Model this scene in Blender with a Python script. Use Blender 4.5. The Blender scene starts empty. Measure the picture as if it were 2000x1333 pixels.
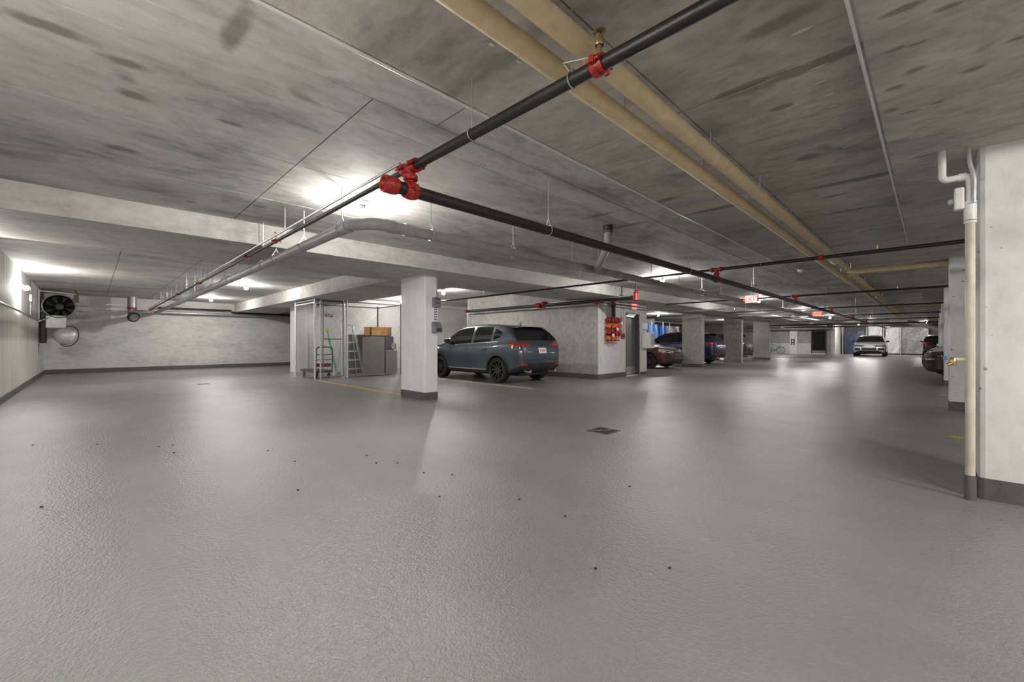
import bpy, bmesh, math, random
import numpy as np
from mathutils import Vector, Matrix
from mathutils.bvhtree import BVHTree

random.seed(7)
S = bpy.context.scene
COL = S.collection
PI = math.pi

# ---------------------------------------------------------------- camera, world, exposure
# world X runs down the drive aisle (vanishing point right), world Y runs to the left-hand bays
HC, FPX = 1.15, 822.0
cam_d = bpy.data.cameras.new('camera'); cam = bpy.data.objects.new('camera', cam_d); COL.objects.link(cam)
cam.location = (0, 0, HC); cam.rotation_euler = (PI / 2, 0, -PI / 4)
cam_d.sensor_width = 36; cam_d.lens = FPX / 2000 * 36; cam_d.shift_y = 0.0006
cam_d.clip_start = 0.05; cam_d.clip_end = 200
S.camera = cam
w = bpy.data.worlds.new('world'); S.world = w; w.use_nodes = True
w.node_tree.nodes['Background'].inputs[0].default_value = (0.02, 0.02, 0.02, 1)
S.view_settings.view_transform = 'Standard'; S.view_settings.look = 'None'
S.view_settings.gamma = 1.0; S.view_settings.use_curve_mapping = False
S.view_settings.exposure = 1.45
BULB = 820.0
try:
    S.cycles.max_bounces = 7; S.cycles.diffuse_bounces = 5; S.cycles.glossy_bounces = 3; S.cycles.transmission_bounces = 3; S.cycles.sample_clamp_indirect = 5.0
except Exception: pass

ZC, ZS, ZR, ZL = 2.76, 2.47, 2.57, 2.85      # main slab, left beam soffit, right beam soffit, left bay slab

def ground(px, py, z=0.0):                     # photo pixel -> point on the plane z
    d = FPX * (HC - z) / (py - 667.0); r = (px - 1000) / FPX; s = d * math.sqrt(2)
    return ((1 + r) * s / 2, (1 - r) * s / 2)
def a_of(px, b): r = (px - 1000) / FPX; return b * (1 + r) / (1 - r)
def b_of(px, a): r = (px - 1000) / FPX; return a * (1 - r) / (1 + r)
def z_of(py, a, b): return HC + (667 - py) * (a + b) / math.sqrt(2) / FPX

# ---------------------------------------------------------------- materials
class NT:
    def __init__(s, name):
        s.m = bpy.data.materials.new(name); s.m.use_nodes = True
        s.t = s.m.node_tree; s.b = s.t.nodes['Principled BSDF']
    def n(s, kind, **kw):
        nd = s.t.nodes.new(kind)
        for k, v in kw.items():
            if k.startswith('i_'):
                key = k[2:]; key = int(key) if key.isdigit() else key
                nd.inputs[key].default_value = v
            else: setattr(nd, k, v)
        return nd
    def l(s, a, b): s.t.links.new(a, b)
    def math(s, op, a, b=None, clamp=False):
        nd = s.n('ShaderNodeMath', operation=op, use_clamp=clamp)
        for i, v in enumerate((a, b)):
            if v is None: continue
            if isinstance(v, (int, float)): nd.inputs[i].default_value = v
            else: s.l(v, nd.inputs[i])
        return nd.outputs[0]
    def ramp(s, f, stops):
        nd = s.n('ShaderNodeValToRGB'); e = nd.color_ramp.elements
        while len(e) < len(stops): e.new(0.5)
        for el, (p, c) in zip(e, stops):
            el.position = p; el.color = (c, c, c, 1) if isinstance(c, (int, float)) else (*c, 1)
        s.l(f, nd.inputs[0]); return nd.outputs[0]
    def noise(s, vec, scale, detail=4, rough=0.55, dist=0.0):
        nd = s.n('ShaderNodeTexNoise', i_Scale=scale, i_Detail=detail, i_Roughness=rough, i_Distortion=dist)
        if vec is not None: s.l(vec, nd.inputs['Vector'])
        return nd.outputs['Fac']
    def mapping(s, vec, scale=(1, 1, 1), loc=(0, 0, 0)):
        nd = s.n('ShaderNodeMapping'); nd.inputs['Scale'].default_value = scale; nd.inputs['Location'].default_value = loc
        s.l(vec, nd.inputs['Vector']); return nd.outputs[0]
    def mix(s, f, a, b, blend='MIX'):
        nd = s.n('ShaderNodeMix', data_type='RGBA', blend_type=blend)
        for i, v in ((0, f), (6, a), (7, b)):
            if isinstance(v, (int, float)): nd.inputs[i].default_value = v
            elif isinstance(v, tuple): nd.inputs[i].default_value = (*v, 1)
            else: s.l(v, nd.inputs[i])
        return nd.outputs[2]
    def pos(s): return s.n('ShaderNodeNewGeometry').outputs['Position']
    def bump(s, h, strength=0.3, dist=0.01):
        nd = s.n('ShaderNodeBump', i_Strength=strength, i_Distance=dist)
        s.l(h, nd.inputs['Height']); s.l(nd.outputs[0], s.b.inputs['Normal'])

def mat(name, col, rough=0.5, metal=0.0, var=0.06, scale=6.0, bump=0.0, bscale=60.0, coat=0.0, emit=0.0, trans=0.0, spec=0.5):
    t = NT(name); b = t.b
    b.inputs['Roughness'].default_value = rough; b.inputs['Metallic'].default_value = metal
    b.inputs['Coat Weight'].default_value = coat; b.inputs['Coat Roughness'].default_value = 0.05
    b.inputs['Transmission Weight'].default_value = trans; b.inputs['Specular IOR Level'].default_value = spec
    if emit:
        b.inputs['Emission Color'].default_value = (*col, 1); b.inputs['Emission Strength'].default_value = emit
    p = t.n('ShaderNodeTexCoord').outputs['Object']
    f = t.noise(p, scale, 5)
    lo = tuple(max(0, c * (1 - var * 2)) for c in col); hi = tuple(min(1, c * (1 + var * 2)) for c in col)
    t.l(t.ramp(f, [(0.3, lo), (0.7, hi)]), b.inputs['Base Color'])
    if bump: t.bump(t.noise(p, bscale, 3), bump, 0.003)
    return t.m

def concrete(name, col, streak=(1, 1, 1), sscale=1.6, dark=0.35, warm=0.0, pits=0.0, rnd=0.0, stains=(), flecks=(), grime=0.5, bumpy=0.25):
    t = NT(name); b = t.b; p = t.pos()
    b.inputs['Roughness'].default_value = 0.78; b.inputs['Specular IOR Level'].default_value = 0.3
    sp = t.mapping(p, streak)
    n1 = t.noise(sp, sscale, 5, 0.62, 0.4)
    n2 = t.noise(p, 0.55, 2, 0.5)
    n3 = t.noise(sp, sscale * 7, 4, 0.7)
    c0 = tuple(c * (1 - dark) for c in col); c1 = tuple(min(1, c * (1 + dark * 0.55)) for c in col)
    c = t.ramp(n1, [(0.28, c0), (0.5, col), (0.75, c1)])
    c = t.mix(0.55, c, t.ramp(n2, [(0.3, 0.42), (0.7, 0.6)]), 'OVERLAY')
    c = t.mix(0.75, c, t.ramp(n3, [(0.25, 0.3), (0.5, 0.5), (0.8, 0.64)]), 'OVERLAY')
    # grime blotches
    g = t.ramp(t.noise(t.mapping(p, streak, (3.1, 1.7, 0)), sscale * 1.9, 3, 0.5, 0.6), [(0.66, 0.0), (0.76, 1.0)])
    g = t.math('MULTIPLY', g, grime)
    c = t.mix(g, c, tuple(v * 0.42 for v in col))
    if pits:
        v = t.n('ShaderNodeTexVoronoi', i_Scale=9.0); t.l(p, v.inputs['Vector'])
        m = t.ramp(t.math('ADD', v.outputs['Distance'], t.math('MULTIPLY', t.noise(p, 2.0, 2), 0.5)), [(0.33, 1.0), (0.37, 0.0)])
        c = t.mix(t.math('MULTIPLY', m, pits), c, (0.16, 0.15, 0.14))
    if stains or flecks:
        wob = t.noise(t.mapping(p, (1.2, 1.2, 1.2)), 6.0, 5, 0.65)
        sx = t.n('ShaderNodeSeparateXYZ'); t.l(p, sx.inputs[0])
        def blobs(lst, lo, hi, jag):
            acc = None
            for (x, y, ra, rb) in lst:
                u = t.math('DIVIDE', t.math('SUBTRACT', sx.outputs[0], x), ra)
                v_ = t.math('DIVIDE', t.math('SUBTRACT', sx.outputs[1], y), rb)
                d = t.math('SQRT', t.math('ADD', t.math('MULTIPLY', u, u), t.math('MULTIPLY', v_, v_)))
                acc = d if acc is None else t.math('MINIMUM', acc, d)
            acc = t.math('ADD', acc, t.math('MULTIPLY', t.math('SUBTRACT', wob, 0.5), jag))
            return t.ramp(t.math('MULTIPLY', acc, 0.5), [(lo, 1.0), (hi, 0.0)])
        if stains: c = t.mix(t.math('MULTIPLY', blobs(stains, 0.28, 0.62, 1.5), 0.75), c, tuple(v * 0.36 * k for v, k in zip(col, (1.0, .97, .88))))
        if flecks: c = t.mix(t.math('MULTIPLY', blobs(flecks, 0.25, 0.55, 1.6), 0.8), c, (0.75, 0.73, 0.7))
    if rnd:
        oi = t.n('ShaderNodeObjectInfo').outputs['Random']
        c = t.mix(1.0, c, t.ramp(oi, [(0, 1 - rnd), (1, 1 + rnd * 0.2)]), 'MULTIPLY')
    t.l(c, b.inputs['Base Color'])
    t.bump(t.math('ADD', n3, t.math('MULTIPLY', t.noise(p, 90, 3), 0.4)), bumpy, 0.006)
    return t.m

M = {}
def ceil_pt(px, py): return ground(px, py, ZC)
stain_px = [(250, 124, .11, .045), (262, 186, .08, .06), (462, 55, .05, .22), (235, 290, .13, .06), (505, 402, .07, .05), (375, 394, .06, .035),
            (95, 52, .16, .05), (450, 240, .10, .03), (1520, 45, .06, .17), (1585, 128, .05, .40), (1450, 170, .04, .25), (1528, 208, .03, .07),
            (1580, 306, .05, .10), (1625, 383, .04, .16), (1700, 345, .06, .40), (1660, 352, .05, .5), (1395, 408, .06, .40), (1215, 442, .06, .35),
            (1650, 412, .04, .2), (1300, 390, .05, .12), (1170, 420, .05, .2)]
right_px = [(1790, 85, .03, .02), (1750, 95, .04, .02), (1790, 135, .06, .02), (1830, 200, .03, .015), (1740, 215, .08, .02), (1985, 75, .05, .02),
            (1900, 135, .05, .02), (1750, 170, .05, .02), (1775, 218, .03, .02), (1800, 305, .06, .03), (1760, 18, .05, .03), (1860, 10, .05, .03)]
fleck_px = [(1565, 60, .012, .05), (1597, 130, .01, .05), (1600, 160, .009, .035), (1620, 183, .008, .03), (1625, 207, .007, .02), (1630, 232, .007, .02),
            (1640, 250, .008, .03), (1650, 287, .008, .02), (1662, 318, .008, .03), (1672, 340, .008, .03), (1680, 360, .008, .03), (1012, 120, .02, .01), (1300, 415, .02, .01), (960, 87, .02, .01)]
st = [(*ceil_pt(x, y), a, b) for x, y, a, b in stain_px]
st += [(*ground(x, y, ZR), a * .45, b * 2.2) for x, y, a, b in right_px]
fl = [(*ceil_pt(x, y), a, b) for x, y, a, b in fleck_px]
CC = (.57, .56, .535)
M['ceil'] = concrete('ceiling_concrete', CC, (0.45, 1.0, 1), 1.5, .38, grime=.45)
M['ceil_l'] = concrete('ceiling_panel_concrete', CC, (0.5, 1.0, 1), 1.7, .50, rnd=.12, stains=[q for q in st[:-len(right_px)] if q[1] > 2.1], grime=.7)
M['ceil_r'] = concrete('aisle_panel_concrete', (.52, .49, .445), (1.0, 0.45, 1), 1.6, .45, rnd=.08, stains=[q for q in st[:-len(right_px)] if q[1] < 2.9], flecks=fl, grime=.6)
M['beam'] = concrete('beam_concrete', (.56, .55, .525), (0.5, 1, 1), 1.4, .25, grime=.4)
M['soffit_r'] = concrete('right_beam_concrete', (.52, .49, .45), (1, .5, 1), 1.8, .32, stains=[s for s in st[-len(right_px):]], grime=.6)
M['wall_l'] = concrete('left_wall_concrete', (.58, .565, .535), (5, 5, .35), 1.3, .22, grime=.35)
M['wall_b'] = concrete('back_wall_concrete', (.62, .61, .59), (.6, .6, 1.4), 1.2, .22, grime=.5)
M['wall_c'] = concrete('core_wall_concrete', (.47, .46, .435), (1, 1, .8), 1.3, .25, pits=.5, grime=.45)
M['wall_w'] = concrete('pale_wall_concrete', (.66, .65, .63), (1, 1, .7), 1.3, .14, grime=.3)
M['wall_g'] = concrete('far_wall_concrete', (.36, .35, .335), (1, 1, .8), 1.3, .25, grime=.5)
M['paint_w'] = concrete('white_painted_concrete', (.78, .79, .83), (1, 1, .5), 1.5, .06, grime=.06, bumpy=.1)
M['paint_p'] = concrete('pitted_white_concrete', (.72, .715, .71), (1, 1, .6), 1.5, .09, pits=.75, grime=.1, bumpy=.15)
M['paint_g'] = concrete('grey_painted_concrete', (.34, .34, .33), (1, 1, .6), 1.5, .08, grime=.08, bumpy=.1)
M['skirt'] = concrete('grey_base_coating', (.115, .113, .11), (1, 1, 1), 2, .12, grime=.2)

def floor_mat():
    t = NT('grey_epoxy_floor'); b = t.b; p = t.pos()
    n = t.noise(t.mapping(p, (1, .5, 1)), 1.1, 6, 0.6, .5)
    n2 = t.noise(p, 26, 5, .7)
    c = t.ramp(n, [(.3, (.205, .204, .202)), (.7, (.255, .254, .252))])
    c = t.mix(.35, c, t.ramp(n2, [(.3, .4), (.7, .6)]), 'OVERLAY')
    t.l(c, b.inputs['Base Color'])
    t.l(t.ramp(t.noise(t.mapping(p, (.9, .9, 1), (5, 2, 0)), 1.7, 4), [(.3, .29), (.7, .37)]), b.inputs['Roughness'])
    b.inputs['Specular IOR Level'].default_value = .5
    h = t.math('ADD', t.noise(p, 80, 2, .6), t.math('MULTIPLY', t.noise(p, 38, 2, .5, .4), 1.0))
    t.bump(h, .60, .009)
    return t.m
M['floor'] = floor_mat()
M['black_pipe'] = mat('black_steel_pipe', (.013, .013, .013), .45, .0, .2, 30, .15, 200)
M['grey_pvc'] = mat('grey_pvc_pipe', (.30, .305, .31), .45, 0, .06)
M['beige'] = mat('beige_pipe_jacket', (.70, .57, .36), .6, 0, .05, 12, .2, 90)
M['cream'] = mat('cream_downpipe', (.58, .52, .43), .45, 0, .1, 5)
M['white_pvc'] = mat('white_pvc', (.72, .71, .69), .4, 0, .04)
M['galv'] = mat('galvanised_steel', (.52, .53, .54), .38, .75, .08, 20)
M['steel_post'] = mat('painted_steel_post', (.66, .67, .67), .4, .2, .06, 20)
M['dark_rail'] = mat('weathered_grey_rail', (.20, .205, .21), .45, .4, .08, 20)
M['red'] = mat('red_iron_fitting', (.32, .016, .012), .42, 0, .4, 35)
M['orange'] = mat('orange_valve', (.75, .13, .03), .4, 0, .15, 20)
M['brass'] = mat('aged_brass', (.42, .33, .17), .35, .8, .15, 30)
M['wire'] = mat('galvanised_wire', (.26, .265, .27), .45, .4, .03)
M['line_y'] = mat('yellow_line_paint', (.62, .40, .08), .6, 0, .12, 10)
M['line_w'] = mat('pale_line_paint', (.56, .51, .38), .6, 0, .15, 10)
M['elec'] = mat('grey_electrical_box', (.19, .20, .22), .45, .1, .05)
M['plast_w'] = mat('white_plastic', (.76, .76, .76), .4, 0, .02)
M['glass_dome'] = mat('clear_glass_dome', (.86, .88, .88), .08, 0, .02, trans=.6)
M['black'] = mat('black_plastic', (.02, .02, .021), .5, 0, .15)
M['bulb'] = mat('lit_bulb', (1.0, .965, .91), .5, 0, 0, emit=BULB)
M['bulb_wall'] = mat('lit_wall_bulb', (1.0, .965, .91), .5, 0, 0, emit=BULB * .42)
M['sign_red'] = mat('lit_red_letters', (.95, .10, .05), .5, 0, 0, emit=.5)
M['sign_face'] = mat('lit_sign_face', (.95, .74, .70), .5, 0, 0, emit=.30)
M['sign_pink'] = mat('lit_pink_sign_face', (.90, .42, .37), .5, 0, 0, emit=.22)
M['door_grey'] = mat('grey_steel_door', (.155, .158, .165), .42, .1, .05)
M['door_frame'] = mat('dark_grey_frame', (.075, .077, .08), .45, .1, .05)
M['kick'] = mat('brushed_steel_plate', (.42, .42, .41), .4, .6, .05)
M['door_black'] = mat('black_steel_door', (.008, .008, .008), .6, 0, .3, 40, spec=.2)
M['dull'] = mat('dull_silver_duct', (.50, .50, .49), .35, .7, .12, 14, .5, 30)
M['fan'] = mat('fan_housing_grey', (.36, .37, .37), .4, .4, .08)
M['fan_dark'] = mat('fan_black_bore', (.012, .012, .012), .5, 0, .3)
M['tarp_blue'] = mat('blue_tarp', (.015, .16, .62), .32, 0, .12, 8, .3, 20)
M['tarp_grey'] = mat('grey_plastic_sheet', (.33, .33, .34), .3, 0, .15, 7, .3, 20)
M['tarp_navy'] = mat('navy_plastic_sheet', (.055, .058, .11), .35, 0, .2, 7, .3, 20)
M['tarp_white'] = mat('white_plastic_sheet', (.74, .74, .74), .35, 0, .06, 7, .3, 20)
M['board_grey'] = mat('grey_cabinet_panel', (.205, .195, .18), .6, 0, .05)
M['crate_orange'] = mat('orange_plastic_bin', (.78, .30, .02), .45, 0, .06)
M['crate_cream'] = mat('tan_cardboard', (.72, .48, .18), .7, 0, .06)
M['green'] = mat('green_broom_handle', (.04, .50, .20), .4, 0, .05)
M['straw'] = mat('yellow_plastic', (.72, .60, .06), .5, 0, .1)
M['alu'] = mat('aluminium_ladder', (.68, .69, .70), .35, .6, .04)
M['cart_deck'] = mat('dark_cart_deck', (.06, .06, .06), .6, 0, .1)
M['cover'] = mat('black_quilted_cover', (.025, .026, .04), .6, 0, .2, 40, .4, 50)
M['sign_dark'] = mat('dark_red_plate', (.16, .02, .02), .5, 0, .1)
M['ink'] = mat('dark_ink', (.05, .05, .06), .6, 0, .1)
M['blue_tag'] = mat('blue_handle', (.05, .18, .42), .4, 0, .1)
M['drain'] = mat('cast_iron_grate', (.05, .048, .045), .5, .5, .25, 40)
M['grit'] = mat('dark_grit', (.03, .03, .03), .8, 0, .2)
M['tyre'] = mat('tyre_rubber', (.020, .020, .020), .7, 0, .15, 20, .3, 90)
M['rim_dark'] = mat('gloss_black_rim', (.07, .07, .072), .3, .7, .1)
M['rim_silver'] = mat('silver_rim', (.50, .50, .52), .25, .9, .05)
M['glass'] = mat('tinted_car_glass', (.012, .014, .015), .04, 0, .05, spec=.8)
M['glass_clear'] = mat('clear_car_glass', (.05, .065, .06), .04, 0, .05, spec=.9)
M['trim'] = mat('black_car_trim', (.035, .036, .038), .5, 0, .1)
M['chrome'] = mat('chrome', (.80, .80, .80), .12, 1.0, .02)
M['tail'] = mat('red_tail_lens', (.55, .015, .012), .12, 0, .15, 20, coat=1.0)
M['lens'] = mat('headlight_lens', (.62, .64, .66), .08, .2, .2, 30, coat=1.0)
M['lens_dark'] = mat('smoked_headlight_lens', (.16, .17, .18), .08, .2, .5, 30, coat=1.0)
M['plate'] = mat('licence_plate', (.80, .79, .78), .4, 0, .02)
M['plate_red'] = mat('plate_red_marks', (.62, .12, .12), .4, 0, .02)
M['teal'] = mat('teal_bike_paint', (.03, .33, .32), .3, 0, .05)
def carpaint(name, col, metal=.45): return mat(name, col, .38, metal, .02, 3, coat=1.0)
M['p_blue_grey'] = carpaint('slate_blue_paint', (.062, .082, .108))
M['p_red'] = carpaint('dark_red_paint', (.11, .008, .008), .3)
M['p_navy'] = carpaint('navy_paint', (.007, .013, .075), .3)
M['p_black'] = carpaint('black_paint', (.010, .010, .011), .2)
M['p_silver'] = carpaint('silver_white_paint', (.62, .63, .65), .3)

# ---------------------------------------------------------------- mesh helpers
def root_loc(p):
    while p is not None and p.parent is not None: p = p.parent
    return p.location.copy() if p is not None else Vector((0, 0, 0))

class MB:
    def __init__(s): s.v = []; s.f = []; s.mi = []
    def add(s, vs, fs, mi=0):
        o = len(s.v); s.v += [tuple(v) for v in vs]; s.f += [tuple(i + o for i in f) for f in fs]; s.mi += [mi] * len(fs); return s
    def box(s, x0, x1, y0, y1, z0, z1, mi=0):
        vs = [(x, y, z) for z in (z0, z1) for y in (y0, y1) for x in (x0, x1)]
        return s.add(vs, [(0, 2, 3, 1), (4, 5, 7, 6), (0, 1, 5, 4), (2, 6, 7, 3), (0, 4, 6, 2), (1, 3, 7, 5)], mi)
    def bbox(s, x0, x1, y0, y1, z0, z1, r=.02, seg=2, vert_only=False):
        bm = bmesh.new(); bmesh.ops.create_cube(bm, size=1)
        for v in bm.verts: v.co = Vector(((x0 + x1) / 2 + v.co.x * (x1 - x0), (y0 + y1) / 2 + v.co.y * (y1 - y0), (z0 + z1) / 2 + v.co.z * (z1 - z0)))
        es = [e for e in bm.edges if (not vert_only) or abs(e.verts[0].co.z - e.verts[1].co.z) > 1e-4]
        bmesh.ops.bevel(bm, geom=es, offset=r, segments=seg, affect='EDGES', profile=.5)
        bm.verts.index_update()
        s.add([v.co for v in bm.verts], [[v.index for v in f.verts] for f in bm.faces]); bm.free(); return s
    def tube(s, pts, r, n=12, caps=True, mi=0):
        P = [Vector(p) for p in pts]; R = r if isinstance(r, (list, tuple)) else [r] * len(P)
        rings = []; up = None
        for i, p in enumerate(P):
            d0 = (P[i] - P[i - 1]).normalized() if i else (P[1] - P[0]).normalized()
            d1 = (P[i + 1] - P[i]).normalized() if i < len(P) - 1 else d0
            t = (d0 + d1).normalized() if (d0 + d1).length > 1e-6 else d0
            if up is None:
                up = Vector((0, 0, 1)) if abs(t.z) < .9 else Vector((1, 0, 0))
            up = (up - t * up.dot(t)).normalized(); sd = t.cross(up)
            k = 1 / max(.5, math.sqrt(max(0.25, (1 + d0.dot(d1)) / 2)))
            rings.append([p + (up * math.cos(a) + sd * math.sin(a)) * R[i] * (k if 0 < i < len(P) - 1 else 1) for a in [2 * PI * j / n for j in range(n)]])
        vs = [v for rg in rings for v in rg]; fs = []
        for i in range(len(P) - 1):
            for j in range(n):
                a, b = i * n + j, i * n + (j + 1) % n; fs.append((a, b, b + n, a + n))
        if caps: fs += [tuple(range(n - 1, -1, -1)), tuple((len(P) - 1) * n + j for j in range(n))]
        return s.add(vs, fs, mi)
    def cyl(s, p0, p1, r, n=16, mi=0): return s.tube([p0, p1], r, n, True, mi)
    def lathe(s, prof, c=(0, 0, 0), ax=(0, 0, 1), n=24, mi=0):      # prof: (radius, along)
        ax = Vector(ax).normalized(); u = Vector((0, 0, 1)) if abs(ax.z) < .9 else Vector((1, 0, 0))
        u = (u - ax * u.dot(ax)).normalized(); w_ = ax.cross(u); c = Vector(c); vs = []; fs = []
        for r, h in prof:
            for j in range(n):
                a = 2 * PI * j / n; vs.append(c + ax * h + (u * math.cos(a) + w_ * math.sin(a)) * r)
        for i in range(len(prof) - 1):
            for j in range(n):
                a, b = i * n + j, i * n + (j + 1) % n; fs.append((a, b, b + n, a + n))
        return s.add(vs, fs, mi)
    def ring(s, c, ax, R, r, n=20, m=6):
        prof = [(R + r * math.cos(2 * PI * k / m), r * math.sin(2 * PI * k / m)) for k in range(m + 1)]
        return s.lathe(prof, c, ax, n)
    def sphere(s, c, r, sc=(1, 1, 1), n=16, m=10):
        c = Vector(c); vs = [c + Vector((0, 0, r * sc[2]))]; fs = []
        for i in range(1, m):
            for j in range(n):
                a, b = PI * i / m, 2 * PI * j / n
                vs.append(c + Vector((r * sc[0] * math.sin(a) * math.cos(b), r * sc[1] * math.sin(a) * math.sin(b), r * sc[2] * math.cos(a))))
        vs.append(c - Vector((0, 0, r * sc[2])))
        for j in range(n): fs.append((0, 1 + j, 1 + (j + 1) % n))
        for i in range(m - 2):
            for j in range(n):
                a, b = 1 + i * n + j, 1 + i * n + (j + 1) % n; fs.append((a, a + n, b + n, b))
        o = 1 + (m - 2) * n
        for j in range(n): fs.append((o + j, len(vs) - 1, o + (j + 1) % n))
        return s.add(vs, fs)
    def grid(s, fn, nu, nv):
        vs = [fn(i / nu, j / nv) for j in range(nv + 1) for i in range(nu + 1)]
        return s.add(vs, [(j * (nu + 1) + i, j * (nu + 1) + i + 1, (j + 1) * (nu + 1) + i + 1, (j + 1) * (nu + 1) + i) for j in range(nv) for i in range(nu)])
    def build(s, name, m, parent=None, smooth=False, local=False, angle=35):
        me = bpy.data.meshes.new(name)
        vs = s.v
        if parent is not None and not local:
            o = root_loc(parent); vs = [(v[0] - o.x, v[1] - o.y, v[2] - o.z) for v in vs]
        me.from_pydata(vs, [], s.f); me.validate(); me.update()
        bm = bmesh.new(); bm.from_mesh(me); bmesh.ops.recalc_face_normals(bm, faces=bm.faces); bm.to_mesh(me); bm.free()
        for k in (m if isinstance(m, list) else [m]): me.materials.append(k)
        if isinstance(m, list) and len(m) > 1 and len(s.mi) == len(me.polygons): me.polygons.foreach_set('material_index', s.mi)
        if smooth:
            me.shade_smooth(); me.set_sharp_from_angle(angle=math.radians(angle))
        ob = bpy.data.objects.new(name, me); COL.objects.link(ob)
        if parent is not None: ob.parent = parent
        return ob

def thing(name, label, cat, loc=(0, 0, 0), rz=0, group=None):
    o = bpy.data.objects.new(name, None); COL.objects.link(o); o.empty_display_size = .1
    o.location = loc; o.rotation_euler = (0, 0, rz); o['label'] = label; o['category'] = cat
    if group: o['group'] = group
    return o
def tag(o, label, cat, group=None):
    o['label'] = label; o['category'] = cat
    if group: o['group'] = group
    return o
def struct(o, label=None):
    o['kind'] = 'structure'
    if label: o['label'] = label
    return o
def kids(o): return [c for c in bpy.data.objects if c.parent == o]
def copy_tree(o, loc=None, parent=None):
    c = o.copy(); COL.objects.link(c)
    if parent is not None: c.parent = parent
    if loc is not None: c.location = loc
    for ch in kids(o): copy_tree(ch, None, c)
    return c
def bend(pts, r, n=5):                       # round the corners of a polyline
    P = [Vector(p) for p in pts]; out = [P[0]]
    for i in range(1, len(P) - 1):
        a = (P[i - 1] - P[i]).normalized(); b = (P[i + 1] - P[i]).normalized()
        rr = min(r, (P[i - 1] - P[i]).length * .49, (P[i + 1] - P[i]).length * .49)
        p0, p1 = P[i] + a * rr, P[i] + b * rr
        for k in range(n + 1):
            t = k / n; out.append(p0 * (1 - t) ** 2 + P[i] * 2 * t * (1 - t) + p1 * t * t)
    return out + [P[-1]]

# ---------------------------------------------------------------- the setting
AL, BB, AF, BR = -1.18, 22.35, 52.5, -6.5
fl_o = MB().box(AL - .2, AF + .2, BR - .2, BB + .6, -.15, 0).build('floor', M['floor']); struct(fl_o, 'grey epoxy-coated garage floor with a fine glossy texture')
ce = MB().box(AL - .2, AF + .2, BR - .2, 8.0, ZC + .03, ZC + .3).box(AL - .2, AF + .2, 7.9, BB + .6, ZL + .03, ZL + .3).build('ceiling', M['ceil']); struct(ce, 'stained bare concrete slab ceiling with board seams')
def panel(x0, x1, y0, y1, z, m='ceil'):
    g = .005
    o = MB().box(x0 + g, x1 - g, y0 + g, y1 - g, z - random.random() * .003, z + .031).build('concrete_panel', M[m], ce); return o
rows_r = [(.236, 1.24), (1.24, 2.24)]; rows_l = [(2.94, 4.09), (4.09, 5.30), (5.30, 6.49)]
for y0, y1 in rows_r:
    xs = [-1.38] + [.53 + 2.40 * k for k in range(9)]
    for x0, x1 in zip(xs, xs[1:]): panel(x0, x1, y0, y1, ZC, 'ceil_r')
xs = [-1.38] + [1.32 + 4.88 * k for k in range(5)]
for x0, x1 in zip(xs, xs[1:]):
    panel(x0, x1, 2.62, 2.94, ZC, 'ceil_l'); panel(x0 + .5 if x0 > 0 else x0, x1 + .5, 2.24, 2.62, ZC, 'ceil_l')
for y0, y1 in rows_l:
    xs = [-1.38] + [1.32 + 2.44 * k for k in range(9)]
    for x0, x1 in zip(xs, xs[1:]): panel(x0, x1, y0, y1, ZC, 'ceil_l')
yy = [8.3 + 2.34 * k for k in range(7)]; xx = [-1.18, .4, 1.62, 2.84, 4.57]
for y0, y1 in zip(yy, yy[1:]):
    for x0, x1 in zip(xx, xx[1:]): panel(x0, x1, y0, y1, ZL)
MB().box(AL - .2, 45, 6.49, 8.30, ZS, 3.0).build('drop_beam', M['beam'], ce)
MB().box(4.57, 6.24, 8.30, BB + .5, ZS + .001, 3.0).build('drop_beam', M['beam'], ce)
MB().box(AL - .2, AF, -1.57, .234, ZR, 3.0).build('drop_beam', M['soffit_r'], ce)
struct(MB().box(AL - .2, AL, BR, BB + .6, 0, 3.1).build('wall_left', M['wall_l']), 'pale board-marked concrete wall at the left edge')
wb = MB(); wb.add([(AL, BB - .15, 0), (AF, BB + .75, 0), (AF, BB + 1, 0), (AL, BB + .1, 0), (AL, BB - .15, 3.1), (AF, BB + .75, 3.1), (AF, BB + 1, 3.1), (AL, BB + .1, 3.1)],
                  [(0, 1, 5, 4), (1, 2, 6, 5), (2, 3, 7, 6), (3, 0, 4, 7), (4, 5, 6, 7), (0, 3, 2, 1)])
struct(wb.build('wall_back', M['wall_b']), 'concrete wall at the far end of the left bay')
struct(MB().box(AL, AF, BR - .2, BR, 0, 3.1).build('wall_right', M['wall_w']))
struct(MB().box(AF, AF + .2, BR, BB + .6, 0, 3.1).build('wall_far', M['wall_g']))
struct(MB().box(AL, AL + .02, 2.0, BB - .1, 0, .13).build('baseboard_left', M['skirt']))
struct(MB().box(AL, 9.5, BB - .19, BB - .14, 0, .15).build('baseboard_back', M['skirt']))
# pale wall closing the storage cages
struct(MB().box(5.75, 30, 16.6, 16.85, 0, 3.1).build('wall_cages', M['wall_w']), 'pale wall behind the chain-link storage cages')
struct(MB().box(30, 30.2, 14.9, 22.9, 0, 3.1).build('wall_partition', M['wall_w']))
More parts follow.
